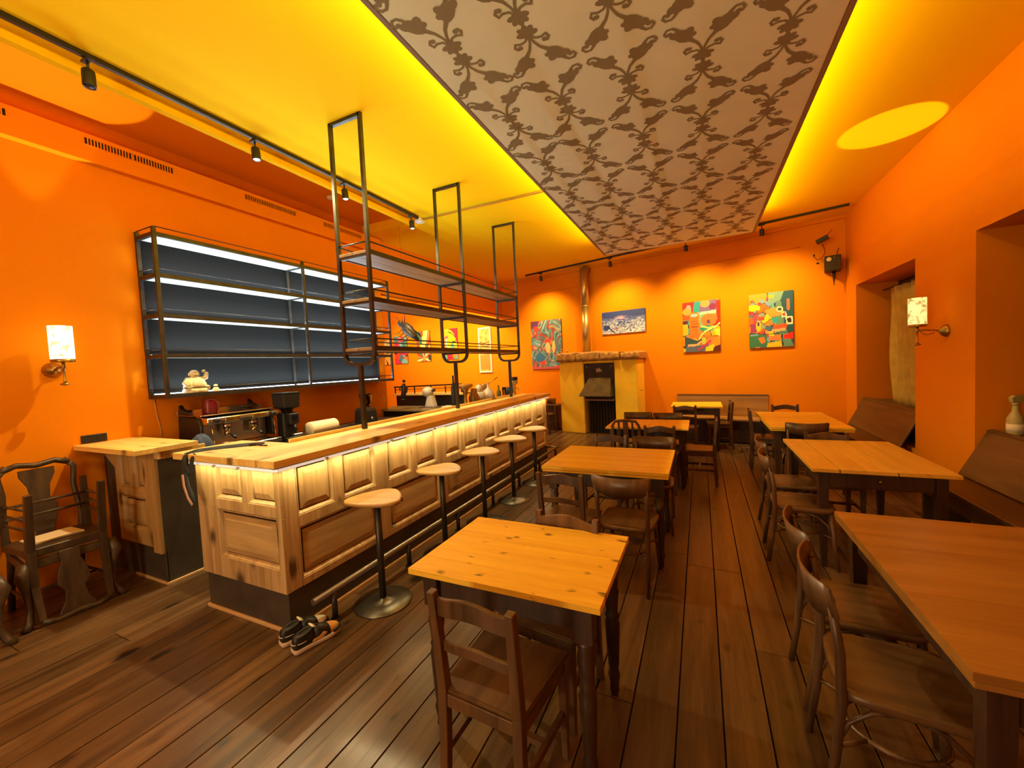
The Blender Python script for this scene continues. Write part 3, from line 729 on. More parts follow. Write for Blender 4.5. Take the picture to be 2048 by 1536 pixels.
# ------------------------------------------------------------------ tables
def turned_leg(x, y, h, r=.034):
    prof = [(.016, 0), (.024, .02), (.020, .05), (.026, .08), (.030, .10), (.022, .125), (.027, .16), (.034, .30), (.036, .36), (.028, .385), (.034, .40), (.028, .415), (.030, .45), (.037, .52), (.030, h-.20), (.036, h-.17), (.028, h-.155)]
    b_ = MB().lathe([(a*r/.034, z) for a, z in prof], (x, y, 0), 14)
    b_.cb((x, y, h-.0775), (r*2.05, r*2.05, .155)); return b_
def square_leg(x, y, h, w0=.034, w1=.062):
    b_ = MB(); b_.rings([[(x-w/2, y-w/2, z), (x+w/2, y-w/2, z), (x+w/2, y+w/2, z), (x-w/2, y+w/2, z)] for w, z in ((w0, 0), (w1, h-.16), (w1, h))], False); return b_
def make_table(x0, x1, y0, y1, label, top, nb=5, axis='X', leg='turned', thick=.026, draw=False, over=.045, drawer=False, ends=False):
    H = .77
    t = thing('dining_table', label, 'table', ((x0+x1)/2, (y0+y1)/2, 0))
    w, d = x1-x0, y1-y0; W2, D2 = w/2, d/2
    for i in range(nb):
        if axis == 'X': a, c = -D2+d*i/nb, -D2+d*(i+1)/nb; q = (-W2, W2, a+.0004, c-.0004)
        else: a, c = -W2+w*i/nb, -W2+w*(i+1)/nb; q = (a+.0004, c-.0004, -D2, D2)
        g = .007 if top == 'tbl_y' and i in (1, 3) else 0
        MB().box(q[0]+(g if axis == 'Y' else 0), q[1], q[2]+(g if axis == 'X' else 0), q[3], H-thick, H).build('top_board', M[top], t, .0012 if top == 'tbl_x' else .0005)
    hh = H-thick-.0005
    if draw:
        MB().box(-W2+.004, W2-.004, -D2+.004, D2-.004, hh-.022, hh-.003).build('draw_leaf', M[top], t, .002); hh -= .0225
    lx, ly = W2-over-.035, D2-over-.035
    for sx in (-1, 1):
        for sy in (-1, 1):
            (turned_leg if leg == 'turned' else square_leg)(sx*lx, sy*ly, hh).build('leg', M['brown'], t)
    for sy in (-1, 1): MB().box(-lx+.03, lx-.03, sy*ly-.011, sy*ly+.011, hh-.125, hh).build('apron', M['brown'], t, .002)
    for sx in (-1, 1): MB().box(sx*lx-.011, sx*lx+.011, -ly+.03, ly-.03, hh-.125, hh).build('apron', M['brown'], t, .002)
    if drawer:
        dr = MB().box(-W2*.45, W2*.45, -ly-.016, -ly-.008, hh-.115, hh-.012).build('drawer_front', M['brown'], t, .002)
        MB().lathe([(.006, 0), (.006, .012), (.013, .018), (.010, .026), (.002, .028)], n=12, T=Matrix.Translation((0, -ly-.014, hh-.06)) @ Matrix.Rotation(math.pi/2, 4, 'X')).build('knob', M['brass'], dr)
    return t
make_table(-1.20, -.343, 1.378, 2.014, 'nearest table with glowing knotty pine top and dark turned legs', 'tbl_x', 5, 'X')
make_table(-1.262, -.235, 3.215, 4.08, 'draw-leaf table with plain orange top, between near table and fireplace tables', 'tbl_plain', 4, 'X', draw=True)
make_table(-1.16, -.15, 5.33, 6.065, 'narrow-looking light table in front of the fireplace', 'tbl_x', 4, 'X')
make_table(-.50, .33, 7.68, 8.48, 'small light table standing before the far wall bench', 'tbl_plain', 4, 'X')
make_table(.735, 1.53, 5.58, 7.0, 'long light table near the far end of right wall', 'tbl_plain', 4, 'Y', leg='square', draw=True)
make_table(.74, 1.56, 3.64, 4.83, 'cracked plank table with tapered square legs, middle of the right row', 'tbl_y', 5, 'Y', leg='square', drawer=True)
make_table(.642, 1.44, 1.45, 2.69, 'dark-stained draw-leaf table at the lower right corner', 'tbl_dark', 3, 'X', draw=True, leg='square')

# ------------------------------------------------------------------ chairs
# local frame: seat centre at the origin, sitter faces +y
def farm_chair():
    t = thing('dining_chair', '', 'chair', (0, 0, 0), 0)
    s = MB().prism([(-.175, -.185), (.175, -.185), (.205, .19), (-.205, .19)], .43, .452); s.build('seat', M['seatw'], t, .006, 2)
    for sx in (-1, 1):
        MB().tube([(sx*.165, -.20, 0), (sx*.162, -.185, .22), (sx*.16, -.178, .45), (sx*.162, -.192, .64), (sx*.165, -.212, .836)], [.0165, .018, .0195, .018, .016], square=True, upv=(0, 1, 0)).build('back_post', M['chair'], t, .003)
        b_ = MB(); b_.rings([[(sx*.178-w, .165-w, z), (sx*.178+w, .165-w, z), (sx*.178+w, .165+w, z), (sx*.178-w, .165+w, z)] for w, z in ((.012, 0), (.019, .36), (.019, .43))], False); b_.build('leg', M['chair'], t, .002)
        MB().tube([(sx*.163, -.175, .20), (sx*.175, .155, .20)], .0125, square=True, upv=(0, 0, 1), flat=(.7, 1.2)).build('stretcher', M['chair'], t)
        MB().tube([(sx*.163, -.175, .40), (sx*.178, .165, .40)], .022, square=True, upv=(0, 0, 1), flat=(.45, 1)).build('seat_rail', M['chair'], t)
    MB().tube([(-.168, .0, .20), (.168, .0, .20)], .0115, square=True, flat=(1, 1)).build('stretcher', M['chair'], t)
    MB().box(-.165, .165, .155, .175, .375, .43).build('seat_rail', M['chair'], t, .002); MB().box(-.15, .15, -.19, -.17, .38, .43).build('seat_rail', M['chair'], t, .002)
    def rail(zc, hh, lift, y, th=.018):
        n = 12; lo = []; hi = []; q = []
        for i in range(n+1):
            u_ = -1+2*i/n; x = .158*u_; yy = y-.016*(1-u_*u_)
            c = (math.cos(math.pi*u_)+1)/2
            lo.append((x, yy, zc-hh/2+lift*.8*c)); hi.append((x, yy, zc+hh/2+lift*c)); q.append((0, -th, 0))
        return MB().strip(lo, hi, q, smooth=False)
    rail(.776, .066, .024, -.190).build('top_rail', M['chair'], t, .003)
    rail(.618, .038, .016, -.174, .015).build('back_rail', M['chair'], t, .003)
    return t
def bent_chair():
    t = thing('dining_chair', '', 'chair', (0, 0, 0), 0)
    out = []
    for x, y in ((-.185, -.15), (-.10, -.19), (.10, -.19), (.185, -.15), (.20, .05), (.195, .16), (.12, .205), (-.12, .205), (-.195, .16), (-.20, .05)): out.append((x, y))
    pts = []
    k = len(out)
    for i in range(k):
        p0, p1, p2, p3 = [Vector(out[(i+j) % k]) for j in (-1, 0, 1, 2)]
        for u_ in (0, .33, .66):
            pts.append(tuple(.5*((2*p1)+(-p0+p2)*u_+(2*p0-5*p1+4*p2-p3)*u_*u_+(-p0+3*p1-3*p2+p3)*u_**3)))
    n = len(pts)
    MB().rings([[(x*c, y*c, z) for x, y in pts] for c, z in ((.97, .425), (1.0, .432), (1.0, .452), (.965, .460), (.90, .456), (.5, .450))]).build('seat', M['seatw'], t)
    for sx in (-1, 1):
        MB().tube([(sx*.17, -.235, 0), (sx*.172, -.205, .2), (sx*.172, -.185, .42), (sx*.175, -.19, .6), (sx*.178, -.215, .775)], [.014, .0155, .0165, .016, .0135], 10).build('back_post', M['chair'], t)
        MB().ball((sx*.178, -.216, .778), .015, 8, 6).build('post_knob', M['chair'], t)
        MB().tube([(sx*.188, .205, 0), (sx*.175, .185, .2), (sx*.160, .165, .432)], [.012, .015, .018], 10).build('leg', M['chair'], t)
        # bent braces between leg and seat
        MB().tube([(sx*.171, -.20, .26), (sx*.170, -.165, .345), (sx*.165, -.10, .40), (sx*.16, -.02, .418)], .009, 8).build('bent_brace', M['chair'], t)
        MB().tube([(sx*.176, .180, .24), (sx*.170, .145, .335), (sx*.165, .08, .395), (sx*.16, .0, .418)], .009, 8).build('bent_brace', M['chair'], t)
    hoop = [(.135*math.cos(R(a)), .0+.145*math.sin(R(a)), .245) for a in range(0, 360, 20)]
    MB().tube(hoop, .0095, 8, closed=True).build('hoop_stretcher', M['chair'], t)
    for sx in (-1, 1):
        MB().tube([(sx*.178, .172, .245), (sx*.10, .10, .245)], .008, 6).build('stretcher', M['chair'], t)
        MB().tube([(sx*.17, -.20, .245), (sx*.10, -.10, .245)], .008, 6).build('stretcher', M['chair'], t)
    lo, hi, q = [], [], []
    n = 16
    for i in range(n+1):
        u_ = -1+2*i/n; a = u_*R(52); x = .255*math.sin(a)/math.sin(R(52))*.80; y = -.215-.075*(math.cos(a)-math.cos(R(52)))*2.0
        up_ = .012*abs(u_)**2
        lo.append((x, y+.012, .685+.045*u_*u_)); hi.append((x*1.02, y-.012, .830+.010*u_*u_-.012*(abs(u_) > .93))); q.append((0, .010, 0))
    MB().strip(lo, hi, q).build('back_panel', M['chair'], t)
    return t
def slat_chair():
    t = thing('dining_chair', '', 'chair', (0, 0, 0), 0)
    MB().prism(rrect(-.20, .20, -.19, .20, .04), .43, .455).build('seat', M['seatw'], t, .004)
    MB().tube([(-.165, -.20, 0), (-.165, -.19, .42), (-.17, -.205, .72), (-.165, -.222, .80), (-.13, -.232, .855), (0, -.24, .872), (.13, -.232, .855), (.165, -.222, .80), (.17, -.205, .72), (.165, -.19, .42), (.165, -.20, 0)], .0155, square=True, upv=(0, 1, 0)).build('back_hoop', M['chair'], t, .003)
    for x, w_ in ((-.085, .012), (.0, .032), (.085, .012)):
        MB().tube([(x, -.185, .45), (x, -.205, .70), (x, -.232, .86)], w_, square=True, upv=(0, 1, 0), flat=(1, .3 if w_ > .02 else .6)).build('slat', M['chair'], t)
    for sx in (-1, 1):
        MB().tube([(sx*.18, .17, 0), (sx*.178, .165, .43)], [.012, .018], square=True).build('leg', M['chair'], t)
        MB().tube([(sx*.165, -.19, .2), (sx*.178, .165, .2)], .010, square=True).build('stretcher', M['chair'], t)
    MB().box(-.17, .17, .155, .175, .38, .43).build('seat_rail', M['chair'], t)
    return t
PROT = {'A': farm_chair(), 'B': bent_chair(), 'C': slat_chair()}
used = {}
def chair(kind, x, y, rz, label, group):
    if kind not in used:
        o = PROT[kind]; used[kind] = 1; o.location = (x, y, 0); o.rotation_euler = (0, 0, R(rz)); o['label'] = label; o['group'] = group
    else: o = dup(PROT[kind], (x, y, 0), R(rz), label, group)
    return o
G1, G2 = 'ladder-back dining chairs', 'bentwood dining chairs'
chair('A', -.735, 1.372, -4, 'nearest ladder-back chair, its back to the viewer at the nearest table', G1)
chair('A', -.70, 1.828, 172, 'ladder-back chair facing the viewer across the nearest pine table', G1)
chair('A', -.955, 3.00, -2, 'ladder-back chair at the draw-leaf table, side nearest the bar stools', G1)
chair('B', -.52, 3.06, -3, 'bentwood chair with curved back panel at draw-leaf table\'s near side', G2)
chair('B', -.455, 4.13, 180, 'bentwood chair with plain brown back panel beyond the draw-leaf table', G2)
chair('A', -.93, 4.22, 176, 'ladder-back chair beyond the draw-leaf table, on the bar side', G1)
chair('C', -.89, 5.50, 0, 'dark chair with rounded hoop back and slats before the fireplace table', 'hoop-back dining chair')
chair('A', -.465, 5.31, 0, 'ladder-back chair right of the hoop-back chair at the fireplace table', G1)
chair('B', -.87, 6.14, 183, 'bentwood chair on the far side of the fireplace table, bar side', G2)
chair('B', -.455, 6.08, 180, 'bentwood chair on the far side of fireplace table, aisle side', G2)
chair('A', -.255, 7.50, 0, 'ladder-back chair on the near side of the bench table', G1)
chair('A', -.04, 5.76, 88, 'ladder-back chair turned sideways at the aisle end of fireplace table', G1)
chair('A', .27, 8.02, 94, 'ladder-back chair sideways at the aisle end of the bench table', G1)
chair('A', .84, 6.76, -92, 'ladder-back chair on the aisle side of the long light table', G1)
chair('A', 1.17, 7.22, 180, 'ladder-back chair against the far wall behind the long light table', G1)
chair('B', 1.08, 5.76, 0, 'bentwood chair on the near side of the long light table', G2)
chair('A', 1.11, 4.68, 180, 'ladder-back chair on the far side of the cracked plank table', G1)
chair('B', .695, 3.84, -92, 'bentwood chair on the aisle side of plank table, nearer the viewer', G2)
chair('B', .735, 4.42, -88, 'bentwood chair on the aisle side of plank table, farther back', G2)
chair('B', .615, 1.86, -93, 'bentwood chair at the aisle side of dark table, nearer the viewer', G2)
chair('B', .64, 2.33, -90, 'bentwood chair at aisle side of dark table, behind the nearer one', G2)
chair('B', -3.38, 8.95, 80, 'lone bentwood chair standing beyond the end of the bar', G2)

# ------------------------------------------------------------------ stacked antique chairs by the left wall
def splat_chair(label, loc, rz, flip=False, paper=False):
    # flip: stands upside down, seat on seat
    t = thing('antique_chair', label, 'chair', loc, rz, 'antique splat-back chairs')
    F = (lambda z: .92-(z if z < .46 else .46+(z-.46)*.80)) if flip else (lambda z: z)
    def tube(pts, r, nm, **k): return MB().tube([(x, y, F(z)) for x, y, z in pts], r, **k).build(nm, M['antique'], t)
    s_ = MB(); a = [(-.20, -.19), (.20, -.19), (.235, .20), (-.235, .20)]
    z0, z1 = sorted((F(.39), F(.445))); s_.prism(a, z0, z1); s_.build('seat_frame', M['antique'], t, .006)
    z0, z1 = sorted((F(.445), F(.46))); MB().prism([(x*.9, y*.9) for x, y in a], z0, z1).build('seat_pad', M['cane'], t, .004)
    for sx in (-1, 1):
        if flip:
            tube([(sx*.215, .18, 0), (sx*.215, .18, .40)], [.017, .021], 'leg', square=True)
            tube([(sx*.185, -.24, 0), (sx*.185, -.18, .40), (sx*.185, -.20, .7), (sx*.175, -.25, .98)], [.018, .022, .02, .016], 'back_post', square=True, upv=(0, 1, 0))
            for z in (.11, .18, .25): tube([(sx*.19, -.2, z), (sx*.215, .18, z)], .009, 'stretcher')
        else:
            tube([(sx*.26, .255, 0), (sx*.235, .235, .035), (sx*.215, .20, .12), (sx*.225, .205, .26), (sx*.245, .225, .36), (sx*.225, .19, .44)], [.026, .024, .018, .024, .036, .034], 'leg')
            tube([(sx*.19, -.27, 0), (sx*.185, -.19, .42), (sx*.205, -.20, .62), (sx*.185, -.235, .86), (sx*.20, -.25, 1.0), (sx*.15, -.262, 1.07)], [.020, .022, .018, .018, .020, .020], 'back_post')
            tube([(sx*.19, -.23, .17), (sx*.215, .18, .17)], .011, 'stretcher')
    for z in ((.13, .22) if flip else (.17,)): tube([(-.21, .16 if flip else 0, z), (.21, .16 if flip else 0, z)], .010, 'stretcher')
    zt = 1.00 if flip else 1.05
    tube([(-.18, -.255, zt-.01), (-.10, -.262, zt+.02), (0, -.266, zt-.0), (.10, -.262, zt+.02), (.18, -.255, zt-.01)], .022, 'crest_rail')
    sp_ = [(-.055, .45), (.055, .45), (.05, .55), (.075, .64), (.085, .74), (.05, .80), (.06, .90), (.095, .98), (.095, 1.03), (-.095, 1.03), (-.095, .98), (-.06, .90), (-.05, .80), (-.085, .74), (-.075, .64), (-.05, .55)]
    mb = MB(); ks = 1
    T2 = Matrix.Translation((0, -.185, .45)) @ Matrix.Rotation(R(8), 4, 'X') @ Matrix.Translation((0, 0, -.45))
    if flip: T2 = Matrix.Translation((0, 0, .46)) @ Matrix.Scale(-.80, 4, (0, 0, 1)) @ Matrix.Translation((0, 0, -.46)) @ T2
    mb.prism([(x, z*ks) for x, z in sp_], -.008, .008, 'Y', T=T2); mb.build('splat', M['antique'], t, .003)
    return t
M['antique'] = wood('antique_oak', (.028, .016, .009), (.085, .050, .026), 'Z', .42, grain=12, rnd=.15, bump=.15)
# chairs face +x (away from the left wall)
base = splat_chair('dark antique splat-back chair by the left wall, carrying another chair', (-4.42, 1.235, 0), -math.pi/2)
top = splat_chair('upside-down antique chair stacked seat to seat on another by wall', (-4.40, 1.235, 0), math.pi/2-.02, flip=True)
splat_chair('antique splat-back chair cut off by the left edge of photo', (-4.30, .62, 0), -math.pi/2+.12)
pg = thing('paper_sheet', 'folded beige paper lying on the upturned chair seat', 'paper', (-4.44, 1.22, .532), .04)
MB().box(-.09, .12, -.14, .13, 0, .012).box(-.07, .13, -.12, .10, .012, .018).build('sheet', M['paper'], pg, .002)

# ------------------------------------------------------------------ benches
def wall_bench(label, y0, y1, seat=(1.80, 2.14), back=((2.09, .47), (2.285, .872)), name='wall_bench'):
    t = thing(name, label, 'bench', (0, y0, 0), 0, 'fixed wooden wall benches')
    L_ = y1-y0
    MB().box(seat[0], seat[1], 0, L_, .435, .465).build('seat_board', M['bench'], t, .004)
    (a, b_), (c, d) = back
    MB().prism([(a, b_), (c, d), (c+.018, d-.008), (a+.018, b_-.008)], 0, L_, 'Y').build('back_board', M['bench'], t, .003)
    MB().prism([(c-.01, d-.004), (c+.03, d+.012), (c+.035, d-.004), (c-.005, d-.02)], -.002, L_+.002, 'Y').build('top_moulding', M['bench'], t, .002)
    MB().box(2.30, 2.71, .002, L_-.002, .838, .858).build('rear_ledge', M['bench'], t, .002)
    for yy in (.02, L_-.05): MB().box(seat[0]+.04, 2.16, yy, yy+.03, 0, .435).build('side_support', M['bench'], t)
    MB().box(seat[0]+.03, seat[0]+.05, .05, L_-.05, .30, .435).build('front_rail', M['bench'], t)
    return t
wall_bench('oak wall bench under the curtained window niche', 6.16, 7.98)
wall_bench('dark oak wall bench in the near niche, spray bottle above it', 3.06, 4.97)
fb = thing('wall_bench', 'low bench with light wood backboard along the far wall', 'bench', W(S_of(-.44), .0), TH, 'fixed wooden wall benches')
MB().box(0, 1.60, -.035, -.005, .45, .866).build('back_board', M['benchf'], fb, .003)
MB().box(-.005, 1.605, -.045, -.003, .866, .878).build('top_moulding', M['bench'], fb, .002)
MB().box(-.45, 2.35, -.46, -.004, .42, .455).build('seat_board', M['benchf'], fb, .004)
MB().box(-.43, 2.33, -.43, -.40, .02, .42).build('front_board', M['brown'], fb, .002)
fb2 = thing('wall_bench', 'brown boxed bench left of the fireplace by far wall', 'bench', W(S_of(-4.75), 0), TH, 'fixed wooden wall benches')
MB().box(0, 1.72, -.38, -.004, .60, .63).build('seat_board', M['bench'], fb2, .003)
MB().box(.02, 1.70, -.36, -.33, 0, .60).build('front_board', M['brown'], fb2, .003)

# ------------------------------------------------------------------ fireplace
FPX = S_of(-2.93)
fp = thing('fireplace', 'ochre plastered fireplace with rough sandstone mantel and iron hood', 'fireplace', W(FPX, 0), TH)
FW_, FD, FH = 1.86, .46, 1.65
b = MB()
ox0, ox1 = .62, 1.36
b.box(0, ox0, -FD, -.002, 0, FH).box(ox1, FW_, -FD, -.002, 0, FH).box(ox0, ox1, -FD, -.002, 1.60, FH).box(ox0, ox1, -.12, -.002, 0, 1.6)
b.build('masonry_body', M['ochre'], fp, .012, 2)
xs = [(-.06, .45), (.475, 1.02), (1.045, 1.49), (1.515, 1.92)]
for i, (a, c) in enumerate(xs):
    st = MB(); n = 10; m_ = 5; rs = []
    rr = random.Random(i+3)
    for k in range(n+1):
        x = a+(c-a)*k/n; e = .012*((k in (0, n)))
        h0 = FH+.004; h1 = FH+(.215, .205, .185, .165)[i]+rr.uniform(-.028, .016)-.02*((k in (0, n))); f_ = -FD-.06+rr.uniform(-.02, .02)+e*2
        rs.append([(x, -.004, h0), (x, f_+.01, h0+rr.uniform(0, .01)), (x, f_-.008, h0+.05+rr.uniform(-.01, .01)), (x, f_, h1-.03), (x, f_+.03, h1), (x, -.004, h1)])
    st.rings(rs, False).build('mantel_stone', M['stone'], fp, .006)
q = MB().prism([(ox0+.01, 1.58), (ox1-.01, 1.58), (ox1-.01, .80), (ox0+.01, .80)], -FD+.03, -FD+.05, 'Y')
pl = q.build('iron_plate', M['iron'], fp, .003)
hd = MB().rings([[(ox0+.12, -FD+.02, 1.27), (ox1-.10, -FD+.02, 1.27), (ox1-.10, -FD+.06, 1.27), (ox0+.12, -FD+.06, 1.27)], [(ox0-.05, -FD-.16, .885), (ox1-.04, -FD-.16, .885), (ox1-.03, -FD+.06, .885), (ox0-.03, -FD+.06, .885)], [(ox0-.05, -FD-.165, .865), (ox1-.04, -FD-.165, .865), (ox1-.03, -FD+.06, .865), (ox0-.03, -FD+.06, .865)]], False)
hd.build('iron_hood', M['ironl'], fp, .002)
MB().box(ox0+.03, ox1-.02, -FD-.03, -FD+.02, .76, .80).build('lintel_bar', M['bsteel'], fp, .004)
gr = MB()
for k in range(9): gr.box(ox0+.06+k*.072, ox0+.075+k*.072, -FD+.08, -FD+.10, .05, .74)
gr.build('fire_grate', M['iron'], fp)
MB().box(ox0+.01, ox1-.01, -.20, -.13, 0, .76).build('fire_back', M['gap'], fp)
em = MB(); cx = (ox0+ox1)/2+.0
for k, (dx, h) in enumerate(((-.055, .085), (-.02, .095), (.015, .095), (.055, .07))):
    em.rings([[(cx+dx-.011, -FD+.028, 1.395), (cx+dx+.011, -FD+.028, 1.395), (cx+dx+.011, -FD+.022, 1.395), (cx+dx-.011, -FD+.022, 1.395)], [(cx+dx-.016, -FD+.028, 1.395+h*.6), (cx+dx+.016, -FD+.028, 1.395+h*.6), (cx+dx+.012, -FD+.018, 1.395+h*.6), (cx+dx-.012, -FD+.018, 1.395+h*.6)], [(cx+dx-.004, -FD+.028, 1.395+h), (cx+dx+.004, -FD+.028, 1.395+h), (cx+dx+.004, -FD+.022, 1.395+h), (cx+dx-.004, -FD+.022, 1.395+h)]], False)
em.build('gilt_emblem', M['gold'], fp)
for xx in (ox0+.07, ox1-.08): MB().lathe([(.016, 0), (.014, .008), (.004, .011)], n=10, T=Matrix.Translation((xx, -FD+.03, 1.52)) @ Matrix.Rotation(math.pi/2, 4, 'X')).build('bolt_head', M['bsteel'], fp)
MB().tube([(FW_+.0, -.30, .98), (FW_+.04, -.30, .98)], .006, 6).ball((FW_+.05, -.30, .98), .012, 8, 6).build('damper_knob', M['brass'], fp)
fl = thing('stove_flue', 'shiny brass-coloured steel flue pipe rising from the mantel', 'pipe', W(S_of(-2.36), .16, FH+.225), TH)
M['flue'] = mat('polished_flue', (.60, .46, .16), .36, .85)
MB().tube([(0, 0, 0), (0, 0, 1.05)], .092, 24).build('lower_pipe', M['flue'], fl)
MB().tube([(0, 0, 1.04), (0, 0, CZ-FH-.225-.06)], .095, 24).build('upper_pipe', M['flue'], fl)
MB().lathe([(.092, 1.035), (.099, 1.04), (.099, 1.06), (.095, 1.065)], n=24).build('joint_collar', M['flue'], fl)
MB().tube([(0, 0, 1.84), (0, .04, 1.885), (0, .15, 1.89)], .092, 20).build('elbow', M['flue'], fl)
kn = thing('small_figurine', 'small round clay figurine on the left end of mantel', 'figurine', W(FPX+.02, .36, FH+.235), TH)
MB().lathe([(.030, 0), (.034, .012), (.020, .035), (.012, .045)], n=12).ball((0, 0, .062), .026, 10, 7).ball((.14, 0.02, .02), (.035, .03, .025), 10, 7).build('clay_body', M['stone'], kn)

# ------------------------------------------------------------------ paintings
VM = vcol_mat('painted_canvas', .6)
def tolin(a):
    a = np.clip(a/255., 0, 1); return np.where(a <= .04045, a/12.92, ((a+.055)/1.055)**2.4)
def warp(U, V, k, amp, seed):
    r = np.random.RandomState(seed); du = np.zeros_like(U); dv = np.zeros_like(U)
    for i in range(5):
        f = r.uniform(2, 9, 2)*k; p = r.uniform(0, 6.3, 4)
        du += np.sin(U*f[0]+V*f[1]*1.3+p[0])*amp/(1+i*.6); dv += np.sin(V*f[0]-U*f[1]+p[1])*amp/(1+i*.6)
    return U+du, V+dv
def cells(U, V, n, pal, seed, asp=1.0, edge=.012, ecol=(30, 25, 25), wamp=.03):
    r = np.random.RandomState(seed); P_ = r.uniform(-.05, 1.05, (n, 2)); ci = r.randint(0, len(pal), n)
    u, v = warp(U, V, 1, wamp, seed+1)
    D = np.stack([(u-p[0])**2+((v-p[1])*asp)**2 for p in P_], -1); Dq = np.sqrt(D); o = np.argsort(Dq, -1)
    c = np.array(pal, float)[ci][o[..., 0]]
    d = np.take_along_axis(Dq, o[..., :2], -1); e = (d[..., 1]-d[..., 0]) < edge
    c[e] = ecol; return c
def ell(C, U, V, cx, cy, rx, ry, col, rot=0):
    a, b = math.cos(rot), math.sin(rot); x = (U-cx)*a+(V-cy)*b; y = -(U-cx)*b+(V-cy)*a
    C[(x/rx)**2+(y/ry)**2 < 1] = col
def pol(C, U, V, pts, col):
    ins = np.zeros(U.shape, bool); n = len(pts)
    for i in range(n):
        x1, y1 = pts[i]; x2, y2 = pts[(i+1) % n]
        if y1 == y2: continue
        c = ((V < y1) != (V < y2)) & (U < (x2-x1)*(V-y1)/(y2-y1)+x1); ins ^= c
    C[ins] = col
def lin(C, U, V, pts, w, col):
    for (x1, y1), (x2, y2) in zip(pts[:-1], pts[1:]):
        dx, dy = x2-x1, y2-y1; l = dx*dx+dy*dy+1e-9; t = np.clip(((U-x1)*dx+(V-y1)*dy)/l, 0, 1)
        C[(U-x1-t*dx)**2+(V-y1-t*dy)**2 < w*w] = col
# painters use V measured downwards from the top edge
def p_patch(U, V):
    C = np.zeros(U.shape+(3,)); C[:] = (96, 140, 128)
    g = cells(U, V, 70, [(240, 130, 40), (40, 130, 130), (250, 200, 20), (200, 60, 90), (110, 160, 200), (240, 150, 90), (60, 110, 150), (140, 150, 140), (250, 110, 30), (90, 170, 160)], 11, 1.3, .008)
    m_ = (U < .62); C[m_] = g[m_]
    pol(C, U, V, [(.60, 0), (1, 0), (1, 1), (.8, .6), (.74, .2)], (18, 80, 98)); pol(C, U, V, [(.45, 0), (.8, 0), (.72, .16), (.45, .2)], (120, 160, 140))
    pol(C, U, V, [(.45, .05), (.58, .05), (.58, .10), (.45, .10)], (252, 175, 20)); pol(C, U, V, [(0, 0), (.42, 0), (.4, .2), (.3, .09), (.2, .2), (.1, .1), (0, .12)], (236, 150, 40))
    pol(C, U, V, [(0, .2), (.26, .2), (.26, .3), (0, .32)], (252, 205, 0)); ell(C, U, V, .25, .19, .05, .035, (215, 60, 40))
    pol(C, U, V, [(0, .3), (.12, .32), (.1, .38), (0, .38)], (220, 50, 40)); pol(C, U, V, [(0, .42), (.1, .44), (.1, .54), (0, .56)], (245, 95, 25)); pol(C, U, V, [(.02, .56), (.16, .55), (.18, .7), (.04, .72)], (140, 50, 110))
    pol(C, U, V, [(.36, .32), (.6, .28), (.8, .36), (.72, .43), (.5, .46)], (245, 150, 55)); ell(C, U, V, .70, .32, .08, .05, (215, 215, 180)); ell(C, U, V, .70, .32, .05, .025, (60, 80, 70))
    pol(C, U, V, [(.86, .14), (.92, .15), (.91, .36), (.86, .34)], (240, 110, 70))
    for cx, cy, r_, ic in ((.79, .42, .055, (200, 70, 70)), (.90, .53, .075, (50, 20, 25))):
        pol(C, U, V, [(cx-r_, cy-r_*.8), (cx+r_, cy-r_), (cx+r_*1.1, cy+r_), (cx-r_*.8, cy+r_)], (225, 225, 190)); pol(C, U, V, [(cx-r_*.6, cy-r_*.5), (cx+r_*.55, cy-r_*.6), (cx+r_*.7, cy+r_*.6), (cx-r_*.4, cy+r_*.6)], ic)
    pol(C, U, V, [(.52, .46), (.66, .46), (.66, .56), (.53, .56)], (35, 165, 180)); pol(C, U, V, [(.55, .60), (.86, .58), (.84, .68), (.54, .70)], (245, 85, 35)); pol(C, U, V, [(.52, .68), (.82, .66), (.82, .71), (.5, .72)], (250, 170, 120))
    ell(C, U, V, .22, .60, .06, .10, (250, 190, 20)); ell(C, U, V, .22, .56, .03, .04, (90, 30, 90)); pol(C, U, V, [(.2, .42), (.36, .43), (.36, .5), (.22, .5)], (240, 70, 40))
    lin(C, U, V, [(.02, .72), (.4, .76), (1, .74)], .008, (40, 60, 60)); pol(C, U, V, [(0, .78), (.4, .76), (.42, .97), (0, 1)], (50, 115, 85))
    pol(C, U, V, [(.2, .82), (.34, .8), (.38, .9), (.28, .93)], (246, 120, 40)); pol(C, U, V, [(.46, .80), (.72, .78), (.73, .88), (.45, .88)], (250, 125, 60)); pol(C, U, V, [(.77, .80), (.98, .74), (.98, .86), (.8, .87)], (235, 25, 20))
    pol(C, U, V, [(.42, .92), (.72, .89), (.75, 1), (.4, 1)], (225, 190, 30)); lin(C, U, V, [(.74, .78), (.76, .98)], .012, (15, 15, 15)); return C
